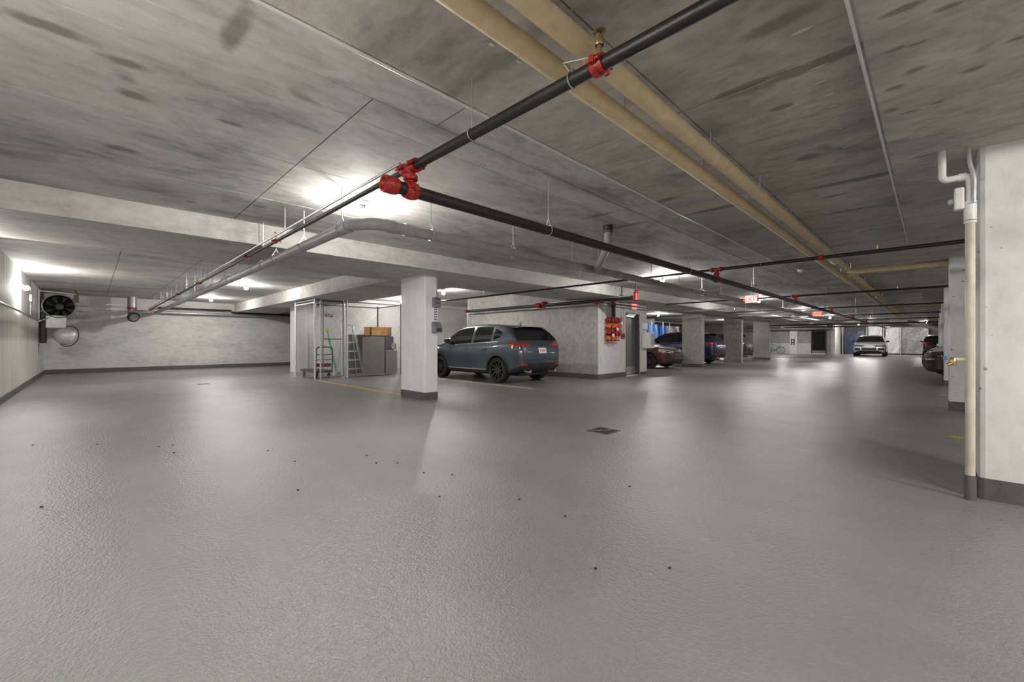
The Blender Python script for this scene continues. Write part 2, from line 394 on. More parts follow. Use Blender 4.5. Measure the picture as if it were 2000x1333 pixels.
# stair core: long wall facing the car, short pale face with the door recess
CA, CB, CE, CD = 10.88, 7.19, 13.95, 13.45
DX0, DX1, DZ = 12.5, 13.42, 2.14
core = MB()
core.box(CA, CA + .25, CB, CD, 0, 3.0); core.build('wall_core', M['wall_c'])
struct(bpy.data.objects['wall_core'], 'bare concrete stair-core wall behind the parked blue-grey SUV')
cf = MB().box(CA + .003, DX0, CB - .004, CB + .25, 0, ZS - .001).box(DX0, DX1, CB - .004, CB + .25, DZ, ZS - .001).box(DX1, CE, CB - .004, CB + .25, 0, ZS - .001).box(CE - .2, CE, CB + .25, CD, 0, 3.0)
struct(cf.build('wall_core_front', M['wall_w']), 'pale concrete face of the stair core around the grey door')
struct(MB().box(CA - .012, CA, CB - .004, CD, 0, .15).box(CA - .012, DX0, CB - .016, CB - .004, 0, .15).box(DX1 + .06, CE + .004, CB - .016, CB - .004, 0, .1).build('baseboard_core', M['skirt']))
d1 = thing('door_1', 'grey steel door with kick plate and closer beside the red valves', 'door', ((DX0 + DX1) / 2, CB, 0)); d1['kind'] = 'structure'
MB().bbox(DX0 + .06, DX1 - .06, CB + .13, CB + .175, .01, DZ - .06, .004).build('door_leaf', M['door_grey'], d1)
MB().box(DX0, DX0 + .055, CB, CB + .2, 0, DZ).box(DX1 - .055, DX1, CB - .02, CB + .2, 0, DZ).box(DX0, DX1, CB - .01, CB + .2, DZ - .055, DZ).build('door_frame', M['door_frame'], d1)
MB().box(DX0 + .07, DX1 - .07, CB + .12, CB + .13, .05, .30).build('kick_plate', M['kick'], d1)
MB().bbox(DX0 + .12, DX1 - .25, CB + .05, CB + .13, DZ - .17, DZ - .10, .01).box(DX0 + .2, DX1 - .2, CB + .02, CB + .05, DZ - .09, DZ - .07).build('door_closer', M['galv'], d1)
MB().box(DX0 + .02, DX1 - .1, CB - .02, CB + .12, 0, .018).build('threshold', M['plast_w'], d1)
h = MB(); h.tube(bend([(DX1 - .14, CB + .13, 1.02), (DX1 - .14, CB + .07, 1.02), (DX1 - .27, CB + .07, 1.02)], .02), .011); h.lathe([(0, -.012), (.028, -.012), (.028, 0), (0, 0)], (DX1 - .14, CB + .13, 1.02), (0, 1, 0)); h.build('handle', M['chrome'], d1, True)
# far end of the garage
FA = 47.0
struct(MB().box(FA, FA + .25, 6.45, BB, 0, 3.0).build('wall_far_end', M['wall_g']), 'grey wall with black door at the far end')
struct(MB().box(FA, AF, 6.2, 6.45, 0, 3.0).build('wall_far_return', M['wall_w']))
d2 = thing('door_2', 'black steel door with a white sill at the far end of the garage', 'door', (FA, 7.35, 0)); d2['kind'] = 'structure'
b0, b1 = 6.8, 7.95
MB().bbox(FA - .05, FA - .005, b0 + .05, b1 - .05, .02, 2.1, .004).build('door_leaf', M['door_black'], d2)
MB().box(FA - .07, FA, b0, b0 + .06, 0, 2.2).box(FA - .07, FA, b1 - .06, b1, 0, 2.2).box(FA - .07, FA, b0, b1, 2.12, 2.2).build('door_frame', M['door_frame'], d2)
MB().box(FA - .056, FA - .05, b0 + .08, b1 - .08, .1, .34).build('kick_plate', M['elec'], d2)
MB().box(FA - .2, FA, b0 + .03, b1 - .05, 0, .09).build('threshold', M['plast_w'], d2)
MB().sphere((FA - .09, b1 - .16, 1.02), .05).cyl((FA - .09, b1 - .16, 1.02), (FA - .04, b1 - .16, 1.02), .02).build('knob', M['chrome'], d2, True)
struct(MB().box(FA - .14, FA, 9.0, 9.6, 0, 2.2).build('trim_1', M['paint_w']), 'white pier with a small cabinet at the far wall')
struct(MB().box(FA - .01, FA, 9.6, 11.5, 0, 1.0).box(FA - .01, FA, 7.95, 9.0, 0, 1.0).build('trim_2', M['wall_w']), 'pale painted lower band of the far wall')
fx = thing('extinguisher_cabinet', 'small wall cabinet on the white pier by the far bicycle', 'cabinet', (FA - .2, 9.35, 1.0))
MB().bbox(FA - .2, FA - .14, 9.2, 9.5, .85, 1.4, .01).build('body', M['ink'], fx)
MB().sphere((FA - .21, 9.35, 1.2), .07, (.4, 1, 1.3)).build('pane', M['plast_w'], fx)
MB().box(FA - .215, FA - .2, 9.28, 9.42, .9, 1.0).build('tag', M['plast_w'], fx)

# ---------------------------------------------------------------- concrete columns
def column(label, x0, x1, y0, y1, top, m, base=.16, skirt=True, bev=.02):
    t = thing('concrete_column', label, 'column', ((x0 + x1) / 2, (y0 + y1) / 2, 0), 0, 'columns beside the drive aisle')
    MB().bbox(x0, x1, y0, y1, 0, top, bev, 2, True).build('shaft', m, t)
    if skirt: MB().bbox(x0 - .006, x1 + .006, y0 - .006, y1 + .006, 0, base, bev, 2, True).build('base_band', M['skirt'], t)
    return t
c1 = column('white painted column carrying grey electrical boxes, in front of the storage cage', 4.61, 4.91, 7.01, 7.92, ZS, M['paint_w'], .15)
column('grey column between the dark red car and the navy SUV', 19.3, 19.62, 7.3, 8.2, ZS, M['paint_g'], .14)
column('grey-white column just behind the tail of the navy SUV', 24.8, 25.1, 7.3, 8.2, ZS, M['paint_g'], .1, False)
column('last grey column of the left row, nearest the teal bicycle', 30.2, 30.5, 7.3, 8.2, ZS, M['paint_g'], .14)
column('white column at the back corner of the storage cage', 5.4, 5.72, 16.5, 17.45, ZS, M['paint_w'], .1, False)
PB = -.235
pier = column('pitted white column at the right edge beside the cream downpipe', 4.60, 4.92, PB - .92, PB, ZR, M['paint_p'], .155, True, .035)
column('white column right behind the cream downpipe', 10.16, 10.5, -1.1, -.19, ZR, M['paint_p'], .15)
column('white column partly hiding the black SUV nose on the right', 15.6, 15.9, -1.1, -.2, ZR, M['paint_w'], .15)
column('white column behind the black SUV nose on the right', 20.7, 21.0, -1.1, -.2, ZR, M['paint_w'], .15)
column('fifth white column of the right-hand row', 26.0, 26.3, -1.1, -.2, ZR, M['paint_w'], .15)
column('farthest white column of the right-hand row', 31.4, 31.7, -1.1, -.2, ZR, M['paint_w'], .15)
# electrical gear on the near column
eb = thing('electrical_box', 'grey switch box at the top of the near white column', 'electrical box', (4.84, 7.01, 1.93))
MB().bbox(4.77, 4.93, 6.93, 7.008, 1.83, 2.03, .008).build('box', M['elec'], eb)
for z in (1.905, 1.985): MB().box(4.80, 4.90, 6.925, 6.93, z, z + .02).build('cover_slot', M['ink'], eb)
MB().tube(bend([(4.84, 6.975, 2.03), (4.84, 6.975, 2.30), (4.87, 6.98, 2.469)], .05), .013).build('conduit', M['galv'], eb, True)
lb = thing('wiring_label', 'white strip with dark marks between the two grey boxes', 'sign', (4.84, 7.0, 1.68))
MB().box(4.79, 4.90, 6.995, 7.006, 1.55, 1.82).build('plate', M['plast_w'], lb)
mk = MB()
for k in range(5):
    z = 1.575 + k * .05
    mk.box(4.815, 4.825, 6.991, 6.995, z, z + .035).box(4.825, 4.875, 6.991, 6.995, z + .012 + .006 * (k % 2), z + .024 + .006 * (k % 2)).box(4.845 + .01 * (k % 3), 4.857 + .01 * (k % 3), 6.991, 6.995, z, z + .03)
mk.build('marks', M['ink'], lb)
eb2 = thing('outlet_box', 'hooded grey outlet box low on the near white column', 'electrical box', (4.84, 7.01, 1.42))
m_ = MB(); x0, x1 = 4.76, 4.92
m_.add([(x0, 7.008, 1.33), (x1, 7.008, 1.33), (x1, 7.008, 1.54), (x0, 7.008, 1.54), (x0, 6.86, 1.33), (x1, 6.86, 1.33), (x1, 6.88, 1.45), (x0, 6.88, 1.45), (x1, 6.95, 1.54), (x0, 6.95, 1.54)],
       [(0, 1, 2, 3), (0, 4, 5, 1), (4, 7, 6, 5), (7, 9, 8, 6), (9, 3, 2, 8), (0, 3, 9, 7, 4), (1, 5, 6, 8, 2)])
m_.build('hood', M['elec'], eb2)
MB().box(4.79, 4.89, 6.853, 6.86, 1.35, 1.42).build('flap', M['ink'], eb2)

# ---------------------------------------------------------------- floor markings, drains, grit
tag(MB().box(4.67, 4.78, 7.95, 12.85, 0, .002).build('parking_line', M['line_y']), 'yellow stall line running from the near column to the storage cage', 'floor marking', 'painted stall lines')
tag(MB().box(7.56, 7.66, 6.9, 12.9, 0, .002).build('parking_line', M['line_w']), 'pale stall line beside the blue-grey SUV', 'floor marking', 'painted stall lines')
tag(MB().box(7.31, 7.42, -5.5, -.14, 0, .002).build('parking_line', M['line_y']), 'yellow stall line peeking out left of the cream downpipe', 'floor marking', 'painted stall lines')
tag(MB().box(12.9, 13.0, -5.5, -.1, 0, .002).build('parking_line', M['line_w']), 'pale stall line beside the second right-hand column', 'floor marking', 'painted stall lines')
def drain(label, x, y, s):
    t = thing('floor_drain', label, 'drain', (x, y, 0), 0, 'floor drains')
    MB().box(x - s, x + s, y - s, y + s, -.01, .001).build('pit', M['ink'], t)
    f = MB()
    for a in (-1, 1):
        f.box(x + a * s - .012, x + a * s + .012, y - s - .012, y + s + .012, 0, .004).box(x - s, x + s, y + a * s - .012, y + a * s + .012, 0, .004)
    f.build('frame', M['drain'], t)
    for k in range(7):
        q = x - s + .03 + k * (2 * s - .06) / 6
        MB().box(q - .009, q + .009, y - s + .01, y + s - .01, .001, .005).build('bar', M['drain'], t)
    MB().tube([(x - s + .02, y + s - .02, .007), (x + .02, y - .02, .008), (x + s - .03, y - s + .1, .007)], .004, 6).build('tie', M['galv'], t)
drain('square iron floor drain in the middle of the aisle', 4.67, 3.0, .145)
drain('small floor drain in the left bay', 2.15, 14.0, .12)
gm = MB().sphere((0, 0, .005), .009, (1.2, .9, .6), 7, 5); g0 = None
for px, py in [(81, 991), (576, 902), (716, 890), (735, 905), (776, 905), (828, 924), (883, 928), (858, 971), (1014, 976), (1104, 1009), (310, 873), (340, 885), (64, 870), (190, 868), (523, 881), (582, 958), (1163, 1112), (338, 870), (1230, 951), (1308, 1111)]:
    x, y = ground(px, py)
    if g0 is None: g0 = gm.build('grit_speck', M['grit']); o = g0
    else: o = g0.copy(); COL.objects.link(o)
    o.location = (x, y, 0); tag(o, 'tiny dark speck of grit lying on the grey floor', 'debris', 'grit specks on the floor')

# ---------------------------------------------------------------- lamps
lamp_proto = None
def ceiling_lamp(label, x, y, z):
    global lamp_proto
    if lamp_proto is None:
        t = thing('ceiling_lamp', label, 'lamp', (x, y, z), 0, 'bare bulb lamps')
        MB().lathe([(0, 0), (.075, 0), (.075, -.02), (.05, -.045), (.028, -.05), (0, -.05)], (0, 0, 0), (0, 0, 1), 20).build('lamp_holder', M['plast_w'], t, True, True)
        MB().lathe([(.0, -.155), (.02, -.152), (.04, -.14), (.05, -.118), (.0485, -.104)], (0, 0, 0), (0, 0, 1), 20).build('bulb', M['bulb'], t, True, True)
        MB().lathe([(.0485, -.104), (.046, -.092), (.03, -.07), (.022, -.05), (0, -.05)], (0, 0, 0), (0, 0, 1), 20).build('bulb_collar', M['plast_w'], t, True, True)
        lamp_proto = t; return t
    c = copy_tree(lamp_proto, (x, y, z)); c['label'] = label; return c
ceiling_lamp('lit bulb above the elbow of the grey drain pipe', 2.20, 4.62, ZC)
ceiling_lamp('lit bulb on the aisle ceiling above the red valves', 9.87, 4.67, ZC)
ceiling_lamp('lit bulb behind the nearer hanging exit sign', 17.6, 4.6, ZC)
ceiling_lamp('lit bulb beyond the farther exit sign', 25.3, 4.6, ZC)
ceiling_lamp('lit bulb high in the far part of the aisle', 33.0, 4.6, ZC)
ceiling_lamp('farthest lit bulb before the silver car', 40.5, 3.2, ZC)
ceiling_lamp('lit bulb in the left bay, the nearer to the grey pipe run', 3.25, 14.4, ZL)
ceiling_lamp('lit bulb at the far end of the left bay', 3.26, 19.6, ZL)
ceiling_lamp('lit bulb over the storage cages behind the near column', 8.9, 15.2, ZL)
ceiling_lamp('lit bulb over the parked blue-grey SUV', 8.2, 11.4, ZL)
ceiling_lamp('lit bulb above the blue tarps', 24.8, 12.0, ZL)
ceiling_lamp('lit bulb above the dark red car', 16.5, 11.6, ZL)
ceiling_lamp('unseen fill bulb added over the right-hand stalls near the camera', 2.2, -3.6, ZC)  # four unseen stall bulbs added to even out the light
ceiling_lamp('unseen fill bulb added over the right-hand stalls behind the second column', 12.9, -3.6, ZC)
ceiling_lamp('unseen fill bulb added over the right-hand stalls behind the black SUV', 23.5, -3.6, ZC)
ceiling_lamp('unseen fill bulb added over the far right-hand stalls', 36.0, -3.4, ZC)
ceiling_lamp('lit bulb above the cage row at the far end', 47.6, 4.6, ZC)
ceiling_lamp('unseen fill bulb added behind the camera over the right-hand stalls', .3, -2.4, ZC)  # this and the next: unseen bulbs added to brighten the near floor
ceiling_lamp('unseen fill bulb added beside the pitted column over the right-hand stalls', 3.4, -2.8, ZC)
ceiling_lamp('lit bulb in the stalls above the navy SUV', 22.0, 14.6, ZL)
ceiling_lamp('lit bulb in the stalls beyond the navy SUV', 28.2, 11.0, ZL)
ceiling_lamp('lit bulb near the teal bicycle at the far wall', 43.5, 9.5, ZL)
ceiling_lamp('lit bulb over the far stalls beyond the last grey column', 35.5, 11.5, ZL)
ceiling_lamp('lit bulb over the far right end', 47.5, .4, ZC)
def wall_lamp(label, y, z):
    t = thing('wall_lamp', label, 'lamp', (AL, y, z), 0, 'bulbs on the left wall')
    MB().bbox(AL, AL + .05, y - .05, y + .05, z + .05, z + .15, .008).build('junction_box', M['galv'], t)
    MB().lathe([(0, 0), (.03, 0), (.025, .05), (0, .05)], (AL + .05, y, z + .1), (1, 0, -.6), 14).build('lamp_holder', M['plast_w'], t, True)
    MB().sphere((AL + .13, y, z + .04), .055).build('bulb', M['bulb_wall'], t, True)
    MB().tube(bend([(AL + .02, y, z + .15), (AL + .02, y + .12, z + .3), (AL + .02, y, ZL - .02 if y > 8.3 else ZS - .02)], .08), .012).build('conduit', M['galv'], t, True)
wall_lamp('lit bulb on the left wall before the fan', 14.7, 2.34)
wall_lamp('lit bulb on the left wall under the beam', 8.9, 2.30)
wall_lamp('unseen fill bulb added on the left wall beside the camera', 1.7, 2.20)  # out-of-view bulb added to lighten the left ceiling
sw = thing('conduit_box', 'small grey junction box with conduit on the left wall', 'electrical box', (AL, 17.2, 2.0))
MB().bbox(AL, AL + .06, 17.1, 17.3, 2.22, 2.42, .01).build('box', M['galv'], sw)
MB().bbox(AL, AL + .05, 17.75, 17.95, 2.2, 2.4, .01).build('box', M['plast_w'], sw)
MB().tube(bend([(AL + .02, 17.2, 2.42), (AL + .02, 17.15, 2.6), (AL + .02, 17.4, 2.84)], .1), .014).tube([(AL + .02, 17.2, 2.22), (AL + .02, 17.2, 1.86)], .014).build('conduit', M['galv'], sw, True)
tag(MB().tube([(AL + .04, 1.5, 1.84), (AL + .04, 20.2, 1.84)], .022, 10).build('wall_pipe', M['galv'], None, True), 'thin grey pipe running along the left wall', 'pipe')

# ---------------------------------------------------------------- pipe runs
X, Y, Z = Vector((1, 0, 0)), Vector((0, 1, 0)), Vector((0, 0, 1))
def hanger(par, p, axis, r, ztop, m='galv', rod=.006, clevis=True):
    p = Vector(p); b = MB()
    b.ring(p, axis, r + .004, .004, 18, 5)
    if clevis:
        sd = Z.cross(Vector(axis)); top = p + Z * (r + .07)
        for s in (-1, 1): b.tube([p + sd * s * (r + .002) + Z * .01, p + sd * s * (r * .8) + Z * (r * .75), top], .004, 6)
        b.cyl(top, (p.x, p.y, ztop), rod, 6)
    else: b.cyl(p + Z * r, (p.x, p.y, ztop), rod, 6)
    return b.build('hanger', M[m], par, True)
def coupling(par, p, axis, r, L=.07, m='red', name='coupling'):
    ax = Vector(axis).normalized(); p = Vector(p); b = MB()
    R = r * 1.28 + .004
    b.lathe([(r * .95, -L / 2), (R * .96, -L / 2), (R, -L * .3), (R * 1.06, -L * .15), (R * 1.06, L * .15), (R, L * .3), (R * .96, L / 2), (r * .95, L / 2)], p, ax, 18)
    sd = Z.cross(ax) if abs(ax.z) < .9 else X
    for s in (-1, 1):
        q = p + sd * s * (R + .012); b.box(q.x - .012, q.x + .012, q.y - .012, q.y + .012, q.z - .016, q.z + .016)
        b.cyl(q - ax * (L * .55), q + ax * (L * .55), .007, 8)
    return b.build(name, M[m], par, True)
def slab_z(x, y): return ZR if -1.57 < y < .234 else (ZS if 6.49 < y < 8.3 else (ZC if y < 8 else (ZS if 4.57 < x < 6.24 else ZL)))
# black sprinkler main down the aisle
MBY, MZ = 2.69, 2.25
mn = thing('sprinkler_main', 'thick black sprinkler main running down the aisle with a red end cap', 'pipe', (1.45, MBY, MZ))
MB().tube([(1.50, MBY, MZ), (46.5, MBY, MZ)], .045, 20).build('pipe', M['black_pipe'], mn, True)
MB().lathe([(.0, -.01), (.036, -.012), (.046, -.03), (.058, -.03), (.062, 0), (.062, .05), (.056, .075), (.046, .075)], (1.46, MBY, MZ), X, 22).ring((1.45, MBY, MZ), X, .05, .009).build('end_cap', M['red'], mn, True)
cross = [1.645, 7.77, 13.8, 19.6, 25.6, 31.2]
for k, a in enumerate(cross):
    coupling(mn, (a, MBY, MZ), X, .045, .09)
    b = MB(); b.cyl((a, MBY, MZ + .03), (a, MBY, 2.41), .032, 14); b.lathe([(.032, 0), (.052, .01), (.052, .04), (.032, .05)], (a, MBY, MZ + .065), Z, 16)
    b.build('riser', M['red'], mn, True)
for k in range(12):
    hanger(mn, (3.2 + 3.37 * k, MBY, MZ), X, .046, ZC)
# cross lines
labels = ['near black sprinkler pipe crossing overhead with a red tee', 'black cross pipe passing in front of the beige pipes above the aisle', 'third black cross pipe, above the nearer exit sign', 'fourth black cross pipe, above the farther exit sign', 'fifth black cross pipe far down the aisle', 'farthest black cross pipe before the silver car']
for k, a in enumerate(cross):
    z = 2.415; t = thing('sprinkler_cross_pipe', labels[k], 'pipe', (a, MBY, z), 0, 'black sprinkler cross pipes')
    r = .0325 if k < 1 else .027
    yl = -6.3
    MB().tube([(a, yl, z), (a, MBY, z)], r, 16).build('pipe', M['black_pipe'], t, True)
    yr = 22.0 if k == 0 else (13.3 if k in (1,) else 6.4)
    MB().tube([(a, MBY, z), (a, yr, z)], .021, 12).build('branch_pipe', M['black_pipe'], t, True)
    b = MB()      # red tee body
    b.lathe([(r, -.085), (r + .016, -.085), (r + .018, -.06), (r + .006, -.05), (r + .006, .05), (r + .018, .06), (r + .016, .085), (r, .085)], (a, MBY, z), Y, 16)
    b.lathe([(r, -.085), (r + .018, -.08), (r + .018, -.055), (r + .002, -.045), (r + .002, 0)], (a, MBY, z), Z, 16)
    b.build('tee', M['red'], t, True)
    for s in (-1, 1):
        for q in (-1, 1):
            c = Vector((a + q * (r + .022), MBY + s * .072, z)); lug = MB().box(c.x - .014, c.x + .014, c.y - .012, c.y + .012, c.z - .014, c.z + .014)
            lug.cyl(c - Y * .04, c + Y * .04, .008, 8).build('bolt_lug', M['red'], t)
    for y in (-.5, 1.99, 5.6) if k else (1.235, 1.99, 5.5, 6.4): hanger(t, (a, y, z), Y, r if y < MBY else .021, slab_z(a, y), 'galv', .004, False)
    if k == 0:
        coupling(t, (a, 1.08, z), Y, r, .06)
        MB().cyl((a, 1.08, z + r), (a, 1.08, z + .12), .014, 10).lathe([(.02, .09), (.024, .1), (.018, .14), (.008, .145)], (a, 1.08, z + .0), Z, 12).lathe([(.0, .15), (.03, .152), (.03, .158), (0, .16)], (a, 1.08, z), Z, 12).build('sprinkler_head', M['brass'], t, True)
        MB().tube([(a, 1.24, z + r), (a - .02, 1.27, z + .09), (a, 1.09, z + .05)], .003, 6).build('hanger_wire', M['galv'], t)
        MB().tube([(a - .05, 2.75, z + .035), (a - .05, 21.8, z + .035)], .011, 8).build('conduit', M['galv'], t, True)
        for i, px in enumerate((540, 483, 388, 348)):
            y = b_of(px, a); coupling(t, (a, y, z), Y, .021, .07)
            MB().cyl((a, y, z + .02), (a, y, z + .1), .009, 8).lathe([(0, .1), (.03, .1), (.03, .106), (0, .106)], (a, y, z), Z, 10).build('sprinkler_head', M['brass'], t, True)
        for y in (8.2, 10.3, 11.6, 12.9, 14.6, 16.5, 18.2, 20.0): hanger(t, (a, y, z), Y, .021, slab_z(a, y), 'galv', .004, False)
        for y in (20.9, 21.3, 21.7): coupling(t, (a, y, z - .02), Y, .03, .16)
    else:
        for y in (.55, 4.3) if k == 1 else (.6,):
            MB().cyl((a, y, z + .02), (a, y, z + .09), .010, 8).lathe([(0, .09), (.028, .09), (.028, .096), (0, .096)], (a, y, z), Z, 10).build('sprinkler_head', M['brass'], t, True)
        if k == 1:
            coupling(t, (a, 1.19, z), Y, r, .06)
            coupling(t, (a, 6.6, z), Y, .021, .03); hanger(t, (a, 8.9, z), Y, .021, ZL, 'galv', .004, False)
# grey drain
GZ, GB, GA = 2.32, 3.90, 1.845
gd = thing('drain_pipe', 'grey plastic drain pipe with an elbow under the ceiling lamp', 'pipe', (GA, GB, GZ))
MB().tube(bend([(GA, 22.0, GZ - .02), (GA, 4.08, GZ), (2.00, GB, GZ), (31, GB, GZ)], .07), .058, 20).build('pipe', M['grey_pvc'], gd, True)
for c, ax in (((GA, 4.22, GZ), Y), ((2.15, GB, GZ), X), ((2.36, GB, GZ), X), ((6.0, GB, GZ), X), ((6.5, GB, GZ), X), ((10.5, GB, GZ), X), ((GA, 7.2, GZ), Y), ((GA, 9.4, GZ), Y), ((GA, 12.2, GZ), Y)):
    MB().lathe([(.056, -.05), (.066, -.05), (.066, .05), (.056, .05)], c, ax, 20).build('socket', M['grey_pvc'], gd, True)
for k in range(14): hanger(gd, (2.64 + 1.28 * k, GB, GZ), X, .059, ZC)
for k in range(15): hanger(gd, (GA, 4.35 + 1.1 * k, GZ), Y, .059, slab_z(GA, 4.35 + 1.1 * k))
# ceiling drop that joins it
dp = thing('drop_pipe', 'grey pipe dropping from the ceiling with a black collar into the drain', 'pipe', (5.06, 3.18, ZC))
MB().tube(bend([(5.06, 3.18, ZC), (5.06, 3.18, 2.50), (5.38, 3.52, 2.32), (5.80, 3.88, 2.32)], .18, 6), .054, 18).build('pipe', M['grey_pvc'], dp, True)
MB().lathe([(.054, -.10), (.066, -.10), (.066, 0), (.054, 0)], (5.06, 3.18, ZC), Z, 18).build('collar', M['black'], dp, True)
MB().ring((5.06, 3.18, ZC - .085), Z, .066, .005).build('clamp', M['galv'], dp, True)
hanger(dp, (5.5, 3.63, 2.32), Vector((.7, .7, 0)), .056, ZC)
# beige pair
BZ = 2.57
for nm, lab, b in (('insulated_pipe', 'beige insulated pipe, the left one of the overhead pair', 1.39), ('insulated_pipe', 'beige insulated pipe, the right one of the overhead pair', 1.19)):
    t = thing(nm, lab, 'pipe', (2, b, BZ), 0, 'overhead beige pipes')
    MB().tube([(-1.1, b, BZ), (37 if b > 1.3 else 33, b, BZ)], .052, 20).build('pipe', M['beige'], t, True)
    for k in range(14):
        q = 2.05 + 1.28 * k + (.0 if b < 1.3 else .35)
        MB().cyl((q, b, BZ + .04), (q, b, ZC), .006, 6).build('hanger_rod', M['galv'], t)
    if b < 1.3:
        MB().tube(bend([(10.5, b, BZ - .02), (10.5, 1.05, 2.515), (10.5, -5.5, 2.505)], .05), .05, 18).build('branch_pipe', M['beige'], t, True)
        MB().tube([(23.5, b, BZ - .03), (23.5, -5.5, 2.505)], .045, 14).build('branch_pipe', M['beige'], t, True)
        MB().lathe([(.05, -.25), (.075, -.25), (.08, 0), (.075, .25), (.05, .25)], (9.0, b, BZ), X, 16).build('insulation_cuff', M['cream'], t, True)
# thin conduit on the ceiling, then a white strip for the beam's lit edge
cd = thing('white_ceiling_line', 'thin white conduit running along the ceiling seam to a detector', 'conduit', (2, 2.24, ZC))
MB().tube(bend([(-1.1, 2.24, ZC - .012), (9.6, 2.24, ZC - .012), (11.1, 2.08, ZC - .012)], .5), .010, 8).build('conduit', M['white_pvc'], cd, True)
MB().lathe([(0, 0), (.07, 0), (.07, -.03), (.04, -.06), (0, -.065)], (11.2, 2.08, ZC), Z, 16).build('detector', M['plast_w'], cd, True)
tag(MB().tube([(-1.1, .255, ZR + .012), (9.0, .255, ZR + .012)], .009, 8).build('white_ceiling_line', M['white_pvc'], None, True), 'thin white strip standing in for the lit edge of the right-hand beam', 'conduit')  # light catching the beam edge, built as a white strip
# pipes on the back wall of the left bay
bp = thing('wall_pipe_pair', 'pair of pipes running high along the back wall of the left bay', 'pipe', (2.0, 22.0, 2.4))
MB().tube([(1.9, 21.95, 2.52), (4.4, 22.0, 2.52)], .035, 12).build('pipe', M['black_pipe'], bp, True)
MB().tube(bend([(1.0, 21.95, 2.33), (6.3, 22.1, 2.33), (7.3, 22.2, 2.40)], .2), .05, 14).build('pipe', M['galv'], bp, True)
MB().tube([(4.4, 22.0, 2.44), (9, 22.2, 2.44)], .04, 12).build('pipe', M['black_pipe'], bp, True)
hy = 21.5; hx = a_of(258, hy)
hp = thing('capped_drop_pipe', 'fat grey pipe stub with a round black-banded cap beside the fan', 'pipe', (hx, hy, ZL))
MB().tube(bend([(hx, hy, ZL), (hx, hy, 2.16), (hx + .05, hy - .22, 2.06)], .15), .135, 18).build('pipe', M['fan'], hp, True)
MB().ring((hx + .03, hy - .2, 2.07), Vector((.2, -1, -.4)), .16, .03).build('band', M['black'], hp, True)
MB().lathe([(.14, -.02), (.145, 0), (.145, .04), (.14, .05)], (hx, hy, 2.40), Z, 18).build('red_band', M['red'], hp, True)
MB().box(hx - .7, hx - .14, hy + .1, hy + .2, 2.50, 2.53).box(hx - .7, hx - .14, hy + .1, hy + .2, 2.34, 2.37).build('bracket', M['galv'], hp)

# ---------------------------------------------------------------- jet fan in the left corner
FX, FY, FZ, FR = -.735, 20.0, 2.30, .385
fn = thing('exhaust_fan', 'round black-mouthed exhaust fan with a pale cowl in the left corner', 'fan', (FX, FY, FZ))
MB().lathe([(FR * .93, .0), (FR, -.02), (FR * 1.03, .03), (FR, .06), (FR, 1.1), (FR * .93, 1.1), (FR * .93, .0)], (FX, FY, FZ), Y, 36).build('drum', M['fan'], fn, True)
MB().lathe([(FR * .92, .02), (FR * .92, .7), (0, .7)], (FX, FY, FZ), Y, 36).build('bore', M['fan_dark'], fn, True)
MB().lathe([(0, .25), (.09, .27), (.12, .33), (.12, .69)], (FX, FY, FZ), Y, 20).build('hub', M['door_frame'], fn, True)
for k in range(8):
    a = 2 * PI * k / 8; u = Vector((math.cos(a), 0, math.sin(a))); v = Vector((-math.sin(a), 0, math.cos(a))); c = Vector((FX, FY + .45, FZ))
    b = MB(); p = [c + u * .1 - v * .03 + Y * .03, c + u * .1 + v * .04 - Y * .03, c + u * .34 + v * .08 - Y * .02, c + u * .34 - v * .06 + Y * .05]
    b.add(p + [q + Y * .008 for q in p], [(0, 1, 2, 3), (4, 7, 6, 5), (0, 4, 5, 1), (1, 5, 6, 2), (2, 6, 7, 3), (3, 7, 4, 0)]); b.build('blade', M['fan_dark'], fn)
MB().bbox(FX - .30, FX + .17, FY + .0, FY + .5, 1.58, 2.0, .02).build('motor_box', M['fan'], fn)
cw = MB(); prof = []
for i in range(9):
    a = PI / 2 * i / 8; prof.append((.29 * math.cos(a) + .0, -.36 * math.sin(a)))
cw.lathe([(.27, .05)] + prof, (FX + .18, FY + .1, 1.33), Vector((.62, .62, -.12)), 28)
cw.build('cowl', M['steel_post'], fn, True)
MB().lathe([(.26, .03), (.335, .03), (.335, .06), (.26, .06), (.0, .05)], (FX + .18, FY + .1, 1.33), Vector((.62, .62, -.12)), 30).build('flange', M['steel_post'], fn, True)
MB().ring((FX + .18 + .045 * .62, FY + .1 + .045 * .62, 1.33 - .006), Vector((.62, .62, -.12)), .335, .014, 30).build('flange_rim', M['black'], fn, True)
fr = MB()
for p, q in (((AL + .03, FY - .35, 1.78), (AL + .03, FY - .35, 2.74)), ((AL + .03, FY - .35, 2.74), (AL + .03, FY + 1.0, 2.74)), ((AL + .03, FY - .35, 2.74), (-.35, FY - .1, 2.70)), ((AL + .03, FY - .35, 1.78), (AL + .2, FY, 1.9))): fr.cyl(p, q, .018, 8)
fr.build('bracket', M['steel_post'], fn, True)
MB().cyl((FX + .38, FY + .1, FZ + .2), (FX + .38, FY + .1, ZL), .025, 8).cyl((FX - .36, FY + .1, FZ + .2), (FX - .36, FY + .1, ZL), .03, 8).bbox(FX + .33, FX + .45, FY + .02, FY + .16, FZ + .15, FZ + .42, .02).build('mount', M['door_frame'], fn)
MB().bbox(FX - .42, FX - .28, FY + .1, FY + .5, 1.1, 2.1, .03).build('housing', M['black'], fn)

